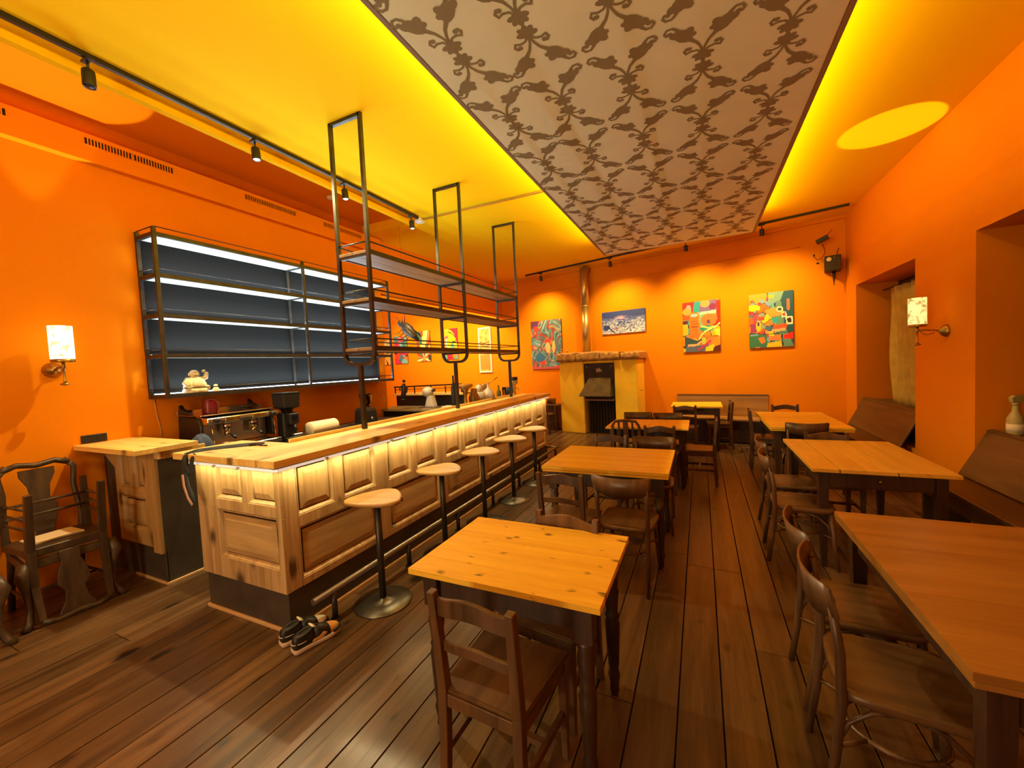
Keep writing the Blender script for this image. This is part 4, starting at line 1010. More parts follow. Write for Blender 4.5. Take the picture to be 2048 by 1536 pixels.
def p_red(U, V):
    C = cells(U, V, 26, [(235, 130, 30), (250, 175, 20), (225, 60, 25), (60, 150, 150), (235, 120, 50)], 5, 1.4, .01)
    pol(C, U, V, [(0, 0), (.34, 0), (.3, .16), (.1, .22), (0, .26)], (225, 30, 15)); ell(C, U, V, .17, .13, .07, .08, (200, 150, 160)); ell(C, U, V, .12, .19, .12, .07, (245, 150, 60))
    pol(C, U, V, [(.34, 0), (.48, 0), (.46, .2), (.3, .22)], (30, 150, 165)); pol(C, U, V, [(.46, .02), (.92, 0), (.92, .2), (.48, .22)], (120, 90, 150)); ell(C, U, V, .62, .06, .13, .07, (240, 150, 80)); ell(C, U, V, .82, .13, .10, .06, (125, 30, 90))
    ell(C, U, V, .32, .27, .10, .03, (140, 190, 215)); pol(C, U, V, [(.42, .22), (.9, .2), (.9, .26), (.5, .3)], (150, 200, 190))
    pol(C, U, V, [(.90, .02), (1, .02), (1, .52), (.84, .52), (.93, .38)], (228, 30, 15)); pol(C, U, V, [(0, .27), (.2, .26), (.2, .35), (0, .36)], (245, 80, 20)); pol(C, U, V, [(0, .37), (.15, .37), (.15, .43), (0, .43)], (90, 15, 15)); pol(C, U, V, [(0, .44), (.15, .44), (.15, .66), (0, .66)], (250, 175, 10))
    pol(C, U, V, [(.17, .3), (.42, .3), (.42, .72), (.2, .74)], (235, 110, 25))
    for y in (.39, .44, .5): lin(C, U, V, [(.24, y), (.42, y)], .006, (130, 50, 10))
    pol(C, U, V, [(.46, .28), (.66, .26), (.68, .5), (.46, .48)], (120, 170, 140)); ell(C, U, V, .70, .38, .2, .12, (205, 115, 50)); ell(C, U, V, .70, .42, .04, .04, (90, 50, 120))
    ell(C, U, V, .66, .55, .2, .06, (30, 140, 125)); lin(C, U, V, [(.5, .5), (.7, .54), (.9, .52), (1, .46)], .016, (240, 215, 120)); lin(C, U, V, [(.9, .52), (.62, .6), (.5, .68), (.44, .76)], .016, (240, 215, 120))
    pol(C, U, V, [(.84, .58), (1, .56), (1, .72), (.88, .68)], (250, 215, 60)); pol(C, U, V, [(.05, .68), (.4, .78), (.52, .74), (.5, .84), (.2, .84), (.05, .94)], (45, 75, 85)); lin(C, U, V, [(.14, .86), (.34, .88), (.5, .8)], .018, (235, 170, 140))
    pol(C, U, V, [(.08, .9), (.7, .86), (.7, 1), (.05, 1)], (80, 95, 130)); lin(C, U, V, [(.42, .96), (.6, .88), (.74, .8)], .02, (185, 40, 90)); ell(C, U, V, .57, .79, .06, .07, (170, 190, 60))
    pol(C, U, V, [(.8, .76), (1, .72), (1, .88), (.82, .92)], (245, 140, 20)); pol(C, U, V, [(.62, .92), (.84, .86), (.84, 1), (.6, 1)], (250, 200, 20)); pol(C, U, V, [(.84, .92), (1, .88), (1, 1), (.8, 1)], (85, 20, 30)); return C
def p_sea(U, V):
    u, v = warp(U, V, 2.2, .05, 3); n = np.sin(u*27+np.sin(v*17)*2)*np.cos(v*19+np.sin(u*19)*2.4)+.6*np.sin(u*61+np.sin(v*31)*2)
    t = np.clip(n*.36+.38+(V-.45)*.8, 0, 1)[..., None]; C = np.array((38, 62, 150))*(1-t)+np.array((225, 222, 235))*t
    top = np.clip((.34-V+.05*np.sin(U*9))/.12, 0, 1)[..., None]; C = C*(1-top)+np.array((40, 58, 130))*top
    pk = np.exp(-(((U-.45)/.10)**2+((V-.30)/.07)**2))[..., None]; C = C*(1-pk)+np.array((235, 160, 190))*pk
    ell(C, U, V, .10, .72, .07, .12, (30, 60, 140)); lin(C, U, V, [(.03, .6), (.14, .62), (.2, .8), (.3, .95)], .02, (18, 38, 110)); ell(C, U, V, .34, .78, .04, .04, (150, 90, 130)); return C
def p_swirl(U, V):
    u, v = warp(U, V, 1.8, .06, 21); n = np.sin(u*13+np.sin(v*12)*2.2)+np.sin(v*17-u*9+np.sin(u*8)*1.5)
    C = np.zeros(U.shape+(3,)); pal = [(50, 120, 165), (120, 175, 190), (200, 195, 165), (205, 130, 95), (190, 75, 70), (80, 145, 180), (160, 190, 185)]
    qq = (n+2)/4*9; q = qq.astype(int); fr = (qq-q)[..., None]**2; A = np.array(pal, float); C[:] = A[q % 7]*(1-fr)+A[(q+1) % 7]*fr
    C *= (.82+.25*np.sin(u*37+v*29)[..., None]*.5)
    pol(C, U, V, [(0, 0), (.28, 0), (.22, .14), (0, .16)], (95, 45, 95)); ell(C, U, V, .17, .17, .10, .06, (225, 60, 50)); ell(C, U, V, .55, .45, .10, .07, (220, 60, 45), .3); ell(C, U, V, .55, .56, .08, .11, (240, 190, 130)); ell(C, U, V, .74, .55, .05, .12, (235, 190, 110))
    ell(C, U, V, .28, .76, .16, .10, (40, 110, 175)); ell(C, U, V, .84, .80, .12, .09, (70, 140, 185)); pol(C, U, V, [(.2, .86), (.45, .82), (.42, .93)], (225, 50, 40)); pol(C, U, V, [(0, .93), (.5, .97), (1, .92), (1, 1), (0, 1)], (190, 75, 90)); return C
def p_yellow(U, V):
    C = cells(U, V, 14, [(250, 200, 30), (230, 60, 40), (245, 130, 30), (215, 90, 120), (70, 170, 160), (240, 200, 40)], 8, 1.5, .012); C[:] = C
    pol(C, U, V, [(.3, 0), (1, 0), (1, .6), (.85, .3), (.6, .12)], (205, 30, 60)); ell(C, U, V, .55, .26, .36, .17, (252, 215, 20), .5); lin(C, U, V, [(.3, .1), (.6, .16), (.9, .32), (.86, .44), (.62, .42)], .02, (40, 50, 30)); pol(C, U, V, [(.2, .3), (.5, .4), (.5, .6), (.15, .62)], (250, 200, 10)); pol(C, U, V, [(.1, .82), (.5, .8), (.5, 1), (.1, 1)], (210, 30, 60)); ell(C, U, V, .10, .45, .10, .14, (225, 220, 190)); return C
def p_ray(U, V):
    a = np.arctan2(V-.9, U-.5+.0); k = ((a+3.3)*5.2).astype(int); pal = [(50, 110, 120), (225, 70, 40), (245, 200, 60), (240, 225, 170), (235, 130, 50), (215, 60, 40), (45, 130, 90)]
    C = np.array(pal, float)[(k+((V*2.3).astype(int))*3) % 7]; pol(C, U, V, [(.42, .18), (.6, .14), (.64, .6), (.4, .62)], (245, 215, 110)); pol(C, U, V, [(.8, .78), (1, .8), (1, 1), (.82, .95)], (50, 60, 60)); return C
def p_pink(U, V):
    C = cells(U, V, 26, [(215, 50, 110), (60, 130, 170), (220, 70, 60), (120, 190, 190), (235, 120, 90), (90, 160, 70)], 14, 1.4, .01); return C
def p_cream(U, V):
    n = np.sin(U*9+np.sin(V*16)*1.6)*np.sin(V*21+U*4); t = np.clip(n*.5+.5, 0, 1)[..., None]
    C = np.array((225, 190, 105))*t+np.array((205, 140, 55))*(1-t); lin(C, U, V, [(0, .3), (.5, .34), (1, .3)], .012, (110, 80, 40)); lin(C, U, V, [(.1, .36), (.6, .42), (1, .38)], .012, (120, 85, 40)); pol(C, U, V, [(0, .62), (1, .6), (1, .95), (0, .97)], (220, 135, 50)); return C
def p_pale(U, V):
    C = cells(U, V, 12, [(225, 210, 150), (235, 190, 90), (120, 140, 110), (230, 215, 180)], 30, 1.6, .02); return C
def painting(label, x0, x1, z0, z1, fn, frame=None, edge=(60, 45, 40), res=.011):
    s0, s1 = S_of(x0), S_of(x1); w_, h_ = s1-s0, z1-z0
    t = thing('painting', label, 'painting', W(s0, .004, z0), TH)
    em_ = mat('canvas_edge', srgb(edge), .8)
    MB().box(0, w_, -.024, 0, 0, h_).build('stretcher_frame', em_, t, .001)
    nu, nv = int(w_/res), int(h_/res); us = np.linspace(0, 1, nu+1); vs = np.linspace(0, 1, nv+1)
    vv = [(u_*w_, -.0255, v_*h_) for v_ in vs for u_ in us]
    ff = [(j*(nu+1)+i, j*(nu+1)+i+1, (j+1)*(nu+1)+i+1, (j+1)*(nu+1)+i) for j in range(nv) for i in range(nu)]
    me = bpy.data.meshes.new('canvas'); me.from_pydata(vv, [], ff); me.materials.append(VM)
    U, V = np.meshgrid((us[:-1]+us[1:])/2, 1-(vs[:-1]+vs[1:])/2); c = tolin(fn(U, V).reshape(-1, 3))
    at = me.color_attributes.new('paint', 'FLOAT_COLOR', 'CORNER'); a = np.ones((len(ff), 4, 4)); a[:, :, :3] = c[:, None, :]; at.data.foreach_set('color', a.ravel())
    o = bpy.data.objects.new('canvas', me); COL.objects.link(o); o.parent = t
    if frame:
        f = .045
        MB().box(-f, 0, -.035, 0, -f, h_+f).box(w_, w_+f, -.035, 0, -f, h_+f).box(0, w_, -.035, 0, -f, 0).box(0, w_, -.035, 0, h_, h_+f).build('picture_frame', M[frame], t, .003)
    return t
painting('tall abstract painting of blue, cream and red swirling figures, left of flue', -3.955, -3.08, 1.50, 2.735, p_swirl, edge=(30, 90, 130))
painting('wide blue and white sea-like abstract painting above the fireplace', -2.02, -1.05, 2.24, 2.74, p_sea, edge=(30, 45, 95))
painting('red, orange and teal abstract painting with pale curved line', -.30, .37, 1.735, 2.735, p_red, edge=(90, 30, 30))
painting('patchwork abstract painting with dark teal right side, rightmost on far wall', .85, 1.52, 1.745, 2.735, p_patch, edge=(25, 70, 80))
painting('tall ochre painting in a white frame, seen through the hanging rack', -5.70, -5.33, 1.51, 2.70, p_cream, frame='white')
painting('yellow and red painting seen through the middle rack frame', -7.07, -6.56, 1.91, 2.83, p_yellow, edge=(150, 30, 30))
painting('painting of bright radiating wedges in the alcove', -8.36, -7.73, 1.90, 2.87, p_ray, edge=(90, 40, 30))
painting('pink, red and teal painting in the alcove', -9.5, -8.84, 1.87, 2.80, p_pink, edge=(90, 40, 30))
painting('narrow pale painting behind the wall shelf\'s far end', -10.35, -9.75, 1.86, 2.72, p_pale, edge=(120, 100, 60))
pr = thing('picture_wire', 'thin orange picture-hanging wire stretched along the far wall', 'wire', W(S_of(-3.9), .01, 3.43), TH)
MB().tube([(0, 0, 0), (2.0, -.004, .01), (5.65, 0, .03)], .006, 5).build('wire', M['wall'], pr)
for s_ in (1.5, 2.2): MB().box(s_, s_+.006, -.006, 0, -.10, 0).build('hook', M['white'], pr)

# ------------------------------------------------------------------ projector-like box and little floodlight high in the corner
bx = thing('spiked_light_box', 'dark square light box with pale ring lens and ground spike, high in the corner', 'light box', W(S_of(1.95), .02, 2.90), TH)
MB().box(-.005, .21, -.24, 0, .04, .285).build('box_body', M['ironbox'] if 'ironbox' in M else M['iron'], bx, .006)
MB().lathe([(.030, 0), (.034, .006), (.026, .008), (.022, .002)], n=18, T=Matrix.Translation((.055, -.241, .225)) @ Matrix.Rotation(math.pi/2, 4, 'X')).build('lens_ring', M['cream'], bx)
MB().lathe([(.012, 0), (.012, .004), (.002, .005)], n=10, T=Matrix.Translation((.125, -.241, .245)) @ Matrix.Rotation(math.pi/2, 4, 'X')).build('sensor', M['brass'], bx)
MB().lathe([(.002, -.20), (.012, -.10), (.022, -.02), (.026, .04)], (.12, -.12, 0), 4).build('ground_spike', M['black'], bx)
MB().tube([(.16, -.12, .28), (.17, -.11, .36), (.19, -.06, .42)], .006, 6).build('cable', M['iron'], bx)
sm_ = thing('floodlight', 'small black floodlight with hanging red cable above the light box', 'floodlight', W(S_of(1.86), .06, 3.42), TH)
MB().box(0, .17, -.14, -.06, 0, .07, Matrix.Rotation(R(-24), 4, 'Y')).build('lamp_body', M['black'], sm_, .006)
MB().tube([(.10, -.09, .09), (.15, -.06, .16), (.20, -.01, .23)], .005, 5).build('bracket_arm', M['iron'], sm_)
MB().tube([(.06, -.08, .0), (.09, -.08, -.08), (.10, -.08, -.16), (.07, -.08, -.21), (.03, -.08, -.24), (.0, -.08, -.26), (-.03, -.08, -.22), (-.06, -.08, -.18)], .006, 6).build('cable', M['red'], sm_)
MB().ball((-.0, -.08, -.31), (.022, .012, .016), 8, 6).ball((-.05, -.08, -.17), (.014, .01, .022), 8, 6).build('plug', M['iron'], sm_)

# ------------------------------------------------------------------ curtain and spray bottle
cu = thing('curtain', 'ochre curtain gathered in the far window niche', 'curtain', (2.52, 6.17, .83))
for a, c in ((0.0, 1.52),):
    pa, pb, th_ = [], [], []
    n = 40; mb = MB(); rs = []
    for j in range(15):
        z = 1.66-j*.118; row = []
        for i in range(n+1):
            u_ = i/n; sh = 0
            y = a+(c-a)*(u_+(.62-u_)*.22*(j/14)**2); x = .028*math.sin(u_*34+math.sin(u_*9)*1.5+j*.12*(u_-.3))+.012*math.sin(u_*13+j*.5)
            row.append((x, y, z))
        row2 = [(x+.004, y, z) for x, y, z in reversed(row)]
        rs.append(row+row2)
    mb.rings(rs).build('curtain_panel', M['curtain'], cu)
MB().tube([(.02, -.03, 1.68), (.02, 1.84, 1.68)], .010, 8).build('curtain_rod', M['steel'], cu)
sb = thing('spray_bottle', 'cream plastic spray bottle standing on the near niche sill', 'spray bottle', (2.385, 4.83, .8585), R(20))
MB().lathe([(.048, 0), (.052, .01), (.052, .10), (.050, .115), (.052, .13), (.040, .165), (.022, .20), (.018, .255)], n=20).build('bottle_body', M['bottle'] if 'bottle' in M else M['cream'], sb)
MB().lathe([(.0525, .03), (.0525, .095)], n=20).build('bottle_label', M['paper'], sb)
MB().lathe([(.022, .25), (.022, .275)], n=14).build('screw_collar', M['bottle'], sb)
MB().prism([(-.035, .275), (.03, .275), (.075, .315), (.075, .332), (-.02, .335), (-.045, .315)], -.016, .016, 'Y').build('spray_head', M['bottle'], sb, .005)
MB().tube([(.05, 0, .305), (.06, 0, .28), (.055, 0, .255)], .005, 6).build('trigger', M['bottle'], sb)

# ------------------------------------------------------------------ things behind and on the bar
# espresso machine (working side faces the room)
em = thing('espresso_machine', 'large chrome two-group espresso machine with dark side panels, under the wall shelf', 'espresso machine', (-4.80, 2.24, .895))
MB().rings([[(0, 0, .10), (.40, 0, .10), (.40, 0, .30), (.36, 0, .38), (.02, 0, .40)], [(0, .03, .10), (.40, .03, .10), (.40, .03, .30), (.36, .03, .38), (.02, .03, .40)]], False).build('side_panel', M['blackm'], em, .01)
MB().rings([[(0, .72, .10), (.40, .72, .10), (.40, .72, .30), (.36, .72, .38), (.02, .72, .40)], [(0, .75, .10), (.40, .75, .10), (.40, .75, .30), (.36, .75, .38), (.02, .75, .40)]], False).build('side_panel', M['blackm'], em, .01)
MB().box(.02, .30, .03, .72, .08, .385).build('machine_body', M['bsteel'], em, .01)
MB().prism([(.28, .30), (.47, .315), (.49, .335), (.49, .375), (.30, .40)], .02, .74, 'Y').build('control_panel', M['chrome'], em, .004)
MB().box(.02, .52, .02, .74, .03, .075).build('drip_tray', M['bsteel'], em, .006)
MB().box(.05, .50, .05, .71, .076, .084).build('tray_grid', M['chrome'], em)
MB().box(.0, .42, .0, .75, .398, .408).box(.0, .015, .0, .75, .405, .45).build('cup_rail', M['chrome'], em, .003)
for x_ in (.05, .45):
    for y_ in (.06, .69): MB().lathe([(.025, 0), (.02, .03)], (x_, y_, 0), 10).build('foot', M['black'], em)
for y_ in (.25, .52):
    g = MB().lathe([(.033, .225), (.04, .23), (.042, .275), (.036, .315)], (.38, y_, 0), 18).build('group_head', M['chrome'], em)
    MB().lathe([(.030, .175), (.033, .18), (.035, .22)], (.38, y_, 0), 16).build('portafilter', M['chrome'], g)
    MB().tube([(.41, y_, .20), (.50, y_-.02, .185), (.58, y_-.04, .165)], [.010, .014, .012], 10).build('handle', M['black'], g)
    MB().box(.488, .494, y_-.07, y_+.07, .328, .370).build('button_plate', M['brass'], em, .002)
for y_ in (.10, .67): MB().lathe([(.018, 0), (.022, .004), (.020, .03), (.01, .036)], n=14, T=Matrix.Translation((.49, y_, .35)) @ Matrix.Rotation(math.pi/2, 4, 'Y')).build('steam_knob', M['black'], em)
for y_ in (.07, .70): MB().tube([(.44, y_, .30), (.47, y_, .22), (.46, y_+.01, .11)], .006, 8).build('steam_wand', M['chrome'], em)
MB().prism([(.0, .41), (.02, .51), (.06, .47), (.22, .415)], .70, .735, 'Y').build('rear_fin', M['black'], em, .003)
MB().prism([(.0, .41), (.02, .51), (.06, .47), (.22, .415)], .015, .05, 'Y').build('rear_fin', M['black'], em, .003)
rc = thing('enamel_jug', 'dark red enamel jug lying on top of the espresso machine', 'jug', (-4.56, 2.42, 1.304), R(30))
MB().lathe([(.062, 0), (.066, .01), (.060, .09), (.055, .14), (.058, .145), (.050, .14), (.05, .02)], n=20).build('jug_body', M['red'], rc)
MB().tube([(.058, 0, .03), (.09, 0, .05), (.09, 0, .10), (.056, 0, .12)], .007, 8).build('handle', M['red'], rc)
kl = thing('knock_box', 'steel knock-box pitcher beside the espresso machine', 'pitcher', (-4.20, 2.36, .895))
MB().lathe([(.05, 0), (.056, .005), (.050, .10), (.045, .13), (.048, .135), (.043, .13), (.043, .02)], n=20).build('pitcher_body', M['bsteel'], kl)
MB().tube([(0, -.045, .12), (0, -.09, .11), (0, -.09, .05), (0, -.052, .03)], .005, 8).build('handle', M['bsteel'], kl)
cl = thing('dish_cloth', 'crumpled dark blue cloth beside the espresso machine', 'cloth', (-4.25, 2.16, 1.004))
c_ = MB(); rs = []
for j in range(9):
    a = math.pi*j/8; rs.append([((.095+.014*math.sin(3*t_+j))*math.sin(a)*math.cos(t_)+.001*math.cos(t_), (.08+.012*math.cos(4*t_-j))*math.sin(a)*math.sin(t_)+.001*math.sin(t_), -.105+.12*(1-math.cos(a))+.01*math.sin(5*t_+j)) for t_ in [2*math.pi*i/22 for i in range(22)]])
c_.rings(rs).build('cloth', M['blue'], cl)
# coffee grinder
gd = thing('coffee_grinder', 'black coffee grinder with square hopper standing behind the bar corner', 'coffee grinder', (-4.36, 3.12, .895))
MB().prism(rrect(-.09, .10, -.095, .095, .02), 0, .05).build('grinder_base', M['black'], gd, .004)
MB().prism(rrect(-.08, .055, -.085, .085, .03), .05, .33).build('grinder_body', M['black'], gd, .006)
MB().prism(rrect(.02, .13, -.06, .06, .015), .20, .32).build('dosing_head', M['blackm'], gd, .005)
MB().tube([(.10, 0, .20), (.13, 0, .16), (.15, 0, .12)], [.02, .015, .012], 10).build('spout', M['black'], gd)
MB().box(.12, .17, -.05, .05, .075, .09).build('portafilter_fork', M['bsteel'], gd, .003)
MB().box(.131, .136, -.03, .03, .25, .30).build('display', M['glassd'], gd)
MB().rings([[(-.04, -.04, .33), (.04, -.04, .33), (.04, .04, .33), (-.04, .04, .33)], [(-.05, -.05, .37), (.05, -.05, .37), (.05, .05, .37), (-.05, .05, .37)], [(-.098, -.098, .39), (.098, -.098, .39), (.098, .098, .39), (-.098, .098, .39)], [(-.105, -.105, .55), (.105, -.105, .55), (.105, .105, .55), (-.105, .105, .55)]], False).build('bean_hopper', M['brownp'] if 'brownp' in M else M['blackm'], gd, .006)
MB().prism(rrect(-.108, .108, -.108, .108, .01), .55, .565).build('hopper_lid', M['black'], gd, .003)
rl = thing('paper_roll', 'fat cream paper roll lying behind the coffee grinder', 'paper roll', (-4.32, 3.36, .985), 0)
MB().lathe([(.012, 0), (.014, .0), (.086, .0), (.088, .004), (.088, .376), (.086, .38), (.014, .38), (.012, .38)], n=28, T=Matrix.Rotation(-math.pi/2, 4, 'X')).build('roll', M['paper'], rl)
# blender jug on black base further along
bj = thing('blender', 'black-based blender with clear jug by the alcove corner', 'blender', (-4.38, 4.35, .895))
MB().rings([[(-x, -x, z), (x, -x, z), (x, x, z), (-x, x, z)] for x, z in ((.11, 0), (.115, .02), (.105, .20), (.09, .235), (.06, .245))], False).build('motor_base', M['black'], bj, .006)
MB().lathe([(.02, 0), (.024, .004), (.02, .02), (.006, .024)], n=14, T=Matrix.Translation((.108, 0, .09)) @ Matrix.Rotation(math.pi/2, 4, 'Y')).build('speed_dial', M['bsteel'], bj)
mg, nt, bb = nodes('clear_glass'); bb.inputs['Base Color'].default_value = (1, .95, .88, 1); bb.inputs['Transmission Weight'].default_value = 1; bb.inputs['Roughness'].default_value = .03; bb.inputs['IOR'].default_value = 1.25; M['glass'] = mg
MB().lathe([(.055, .245), (.060, .25), (.085, .44), (.082, .44), (.057, .255)], n=20).build('glass_jug', M['glass'], bj)
MB().tube([(.08, 0, .42), (.13, 0, .41), (.125, 0, .30), (.068, 0, .28)], .008, 8).build('handle', M['glass'], bj)
tr = thing('serving_tray', 'dark low tray on the work counter below the wall shelf', 'tray', (-4.45, 3.86, .895))
MB().rings([[(-.10, 0, 0), (.10, 0, 0), (.10, .34, 0), (-.10, .34, 0)], [(-.13, -.03, .025), (.13, -.03, .025), (.13, .37, .025), (-.13, .37, .025)], [(-.125, -.025, .025), (.125, -.025, .025), (.125, .365, .025), (-.125, .365, .025)], [(-.095, .005, .006), (.095, .005, .006), (.095, .335, .006), (-.095, .335, .006)]], False).build('tray_dish', M['iron'], tr)

# figurines on the wall shelf
bf = thing('figurine', 'large cream carved laughing seated figurine on the shelf\'s lowest board', 'figurine', (-4.68, 2.37, 1.513), R(-90+90))
MB().lathe([(.085, 0), (.095, .01), (.10, .03), (.095, .05)], n=22, sy=1.1).build('figurine_base', M['cream'], bf)
bd = MB().lathe([(.088, .03), (.10, .06), (.092, .10), (.075, .14), (.045, .165), (.03, .175)], n=20, sx=.85, sy=1.05)
bd.ball((.05, 0, .09), (.05, .062, .05), 12, 8); bd.ball((.03, -.085, .055), (.05, .03, .03), 10, 6).ball((.03, .085, .055), (.05, .03, .03), 10, 6)
bd.tube([(.0, -.06, .15), (.02, -.10, .11), (.06, -.085, .075)], [.026, .024, .018], 10).tube([(.0, .06, .15), (.0, .10, .16), (.03, .095, .21)], [.026, .022, .016], 10)
bd.build('figurine_body', M['cream'], bf)
hdm = MB().ball((.012, -.01, .20), (.040, .042, .042), 14, 10).ball((.005, -.052, .197), (.010, .008, .02), 8, 6).ball((.005, .034, .197), (.010, .008, .02), 8, 6).ball((.052, -.01, .195), (.008, .008, .008), 8, 6).ball((.03, .07, .225), (.018, .018, .018), 8, 6)
hdm.build('figurine_head', M['cream'], bf)
for sy_ in (-.018, .012-.014): MB().ball((.049, sy_-.002, .207), (.004, .006, .003), 6, 5).build('eye', M['brown'], bf)
MB().tube([(.047, -.028, .186), (.051, -.010, .180), (.047, .008, .186)], .003, 5).build('mouth', M['brown'], bf)
b2 = thing('figurine', 'tiny cream figurine right of the large one on the shelf', 'figurine', (-4.68, 2.56, 1.513))
MB().lathe([(.032, 0), (.036, .01), (.030, .035), (.018, .052)], n=14).ball((0, 0, .066), (.020, .020, .021), 10, 8).ball((.018, 0, .03), (.014, .02, .014), 8, 6).build('figurine_body', M['cream'], b2)
ds = thing('figurine', 'dark bronze standing figure at the far end of wall shelf', 'figurine', (-4.40, 5.20, 1.16))
MB().lathe([(.05, .0), (.05, .02), (.03, .03)], n=12).tube([(0, 0, .02), (.0, .01, .12), (.01, .02, .20), (.0, .03, .27)], [.045, .038, .045, .02], 10).ball((0, .035, .31), .026, 10, 8).tube([(0, .02, .25), (.05, .05, .19), (.07, .0, .12)], [.016, .014, .01], 8).tube([(0, .0, .24), (-.04, -.03, .20), (.0, -.07, .16)], [.016, .014, .01], 8).build('bronze_body', M['iron'], ds)

# peninsula that closes the bar towards the alcove
pn = thing('back_counter', 'dark counter with raised pine ledge closing the bar towards the alcove', 'counter', (-5.0, 5.62, 0))
MB().box(0, 1.45, .10, .16, 0, 1.20).build('raised_panel', M['blackm'], pn, .002)
MB().box(-.0, 1.47, .02, .34, 1.20, 1.235).build('ledge_board', M['worktop_x'], pn, .003)
MB().box(0, 1.45, -.42, .10, .975, 1.01).build('work_board', M['rackw'], pn, .003)
MB().box(.02, 1.43, -.38, .09, 0, .975).build('cupboard_body', M['blackm'], pn)
g = MB(); g.tube([(0, .06, 1.35), (1.42, .06, 1.375), (1.42, .06, 1.24)], .012, square=True)
for xx in (.02, .45, .8, 1.1): g.tube([(xx, .06, 1.235), (xx, .06, 1.352)], .008, square=True)
g.tube([(0, .06, 1.30), (1.42, .06, 1.32)], .005, square=True); g.build('rail', M['brown'], pn)
# white slicer-like grinder on its board
sg = thing('counter_grinder', 'cream domed counter grinder on sloping foot by the raised ledge', 'grinder', (-4.06, 5.42, 1.0105))
MB().box(-.16, .16, -.09, .10, 0, .02).build('base_tray', M['bsteel'], sg, .004)
MB().prism([(-.05, .02), (.13, .02), (.085, .20), (-.0, .20)], -.055, .055, 'Y').build('sloping_foot', M['ceram'], sg, .006)
MB().lathe([(.03, .18), (.08, .21), (.095, .26), (.085, .31), (.05, .335), (.015, .345)], (-.01, 0, 0), 20).build('dome_housing', M['ceram'], sg)
MB().tube([(.05, 0, .28), (.13, 0, .29)], .022, 12).build('outlet', M['iron'], sg)
# glassware, jars and dishes gathered near the tap column
dk = thing('drying_rack', 'low steel drying rack behind the bar holding jars and dishes', 'rack', (-3.13, 4.66, .9005))
for k in range(12): MB().tube([(-.2, .0+.145*k, .0), (-.2, .0+.145*k, .155), (.28, .0+.145*k, .155), (.28, .0+.145*k, .0)], .005, 6).build('rack_wire', M['bsteel'], dk)
MB().box(-.21, .29, 0, 1.60, .158, .164).build('rack_tray', M['bsteel'], dk)
def item(name, label, cat, x, y, prof, m, n=16, z=1.065, group=None, extra=None):
    t = thing(name, label, cat, (x, y, z), 0, group)
    MB().lathe(prof, n=n).build('body', M[m], t)
    if extra: extra(t)
    return t
SX = -3.05
item('amber_bowl', 'shallow amber glass bowl on a foot beside the middle rack post', 'bowl', SX+.0, 4.93, [(.06, 0), (.03, .02), (.02, .16), (.05, .27), (.11, .30), (.115, .345), (.105, .34), (.05, .285)], 'amber', 22)
item('brass_jug', 'dark amber jug behind the middle of the bar', 'jug', SX+.04, 5.10, [(.05, 0), (.075, .03), (.08, .14), (.045, .22), (.05, .27), (.045, .27), (.04, .22)], 'amber', 18)
def prism_lid(t): MB().lathe([(.085, .20), (.05, .29), (.012, .31)], n=6).build('lid', M['ceram'], t)
item('glass_lantern', 'whitish six-sided lantern jar behind the bar', 'jar', SX+.0, 5.32, [(.09, 0), (.105, .02), (.105, .19), (.085, .20)], 'ceram', 6, extra=prism_lid)
item('garlic_jar', 'whitish rounded jar with narrow neck beside the lantern jar', 'jar', SX+.02, 5.58, [(.06, 0), (.10, .05), (.105, .12), (.07, .20), (.02, .25), (.012, .33), (.016, .335)], 'ceram', 18)
item('copper_pan', 'small copper coffee pot behind the white jars', 'pot', SX-.12, 5.70, [(.06, 0), (.075, .01), (.075, .25), (.08, .30), (.075, .30), (.07, .02)], 'amber', 18, extra=lambda t: MB().tube([(.07, 0, .29), (.13, .05, .34), (.20, .10, .40)], .007, 6).build('handle', M['brass'], t))
item('green_bottle', 'small olive green bottle behind the bar, left of tap column', 'bottle', SX+.05, 5.88, [(.035, 0), (.038, .01), (.038, .15), (.014, .20), (.013, .26), (.016, .265)], 'green', 14)
item('tumbler', 'small clear drinking glass near the tap column', 'glass', SX+.08, 6.02, [(.026, 0), (.034, .22), (.032, .22), (.025, .01)], 'glass', 16)
item('sugar_bowl', 'small purple-grey lidded pot at the foot of the tap column', 'pot', SX+.09, 6.14, [(.03, 0), (.045, .14), (.045, .18), (.02, .21), (.006, .225)], 'blue', 14)
item('wine_bottle', 'dark bottle with white neck band behind the amber bowl', 'bottle', -3.20, 4.86, [(.036, 0), (.038, .01), (.038, .30), (.014, .38), (.013, .47), (.016, .475)], 'black', 14)
tp = thing('tap_column', 'polished steel beer tap column at the far end of bar', 'beer tap', (-2.95, 6.02+.34, .90))
MB().lathe([(.045, 0), (.05, .01), (.042, .02), (.042, .40), (.045, .41)], n=20).build('column', M['chrome'], tp)
MB().lathe([(.045, .41), (.078, .425), (.078, .475), (.072, .48)], n=24).build('collar', M['bsteel'], tp)
MB().lathe([(.072, .48), (.078, .485), (.078, .535), (.070, .54), (.01, .542)], n=24).build('cap', M['black'], tp)
MB().tube([(.04, 0, .34), (.09, 0, .34), (.10, 0, .29)], .010, 8).build('spout', M['chrome'], tp)
for k in range(2):
    dp = thing('tea_towel', ['folded white-blue paper pad on the shelf under the bar', 'stack of pale pink napkins on the back work board'][k], 'napkins', [(-3.18, 4.62, .90), (-3.68, 5.40, 1.0105)][k], .1)
    for j in range(3): MB().box(-.07+j*.004, .07, -.09, .09-.004*j, .012*j, .012*j+.010).build('sheet', M[['white', 'paper'][k]], dp, .002)
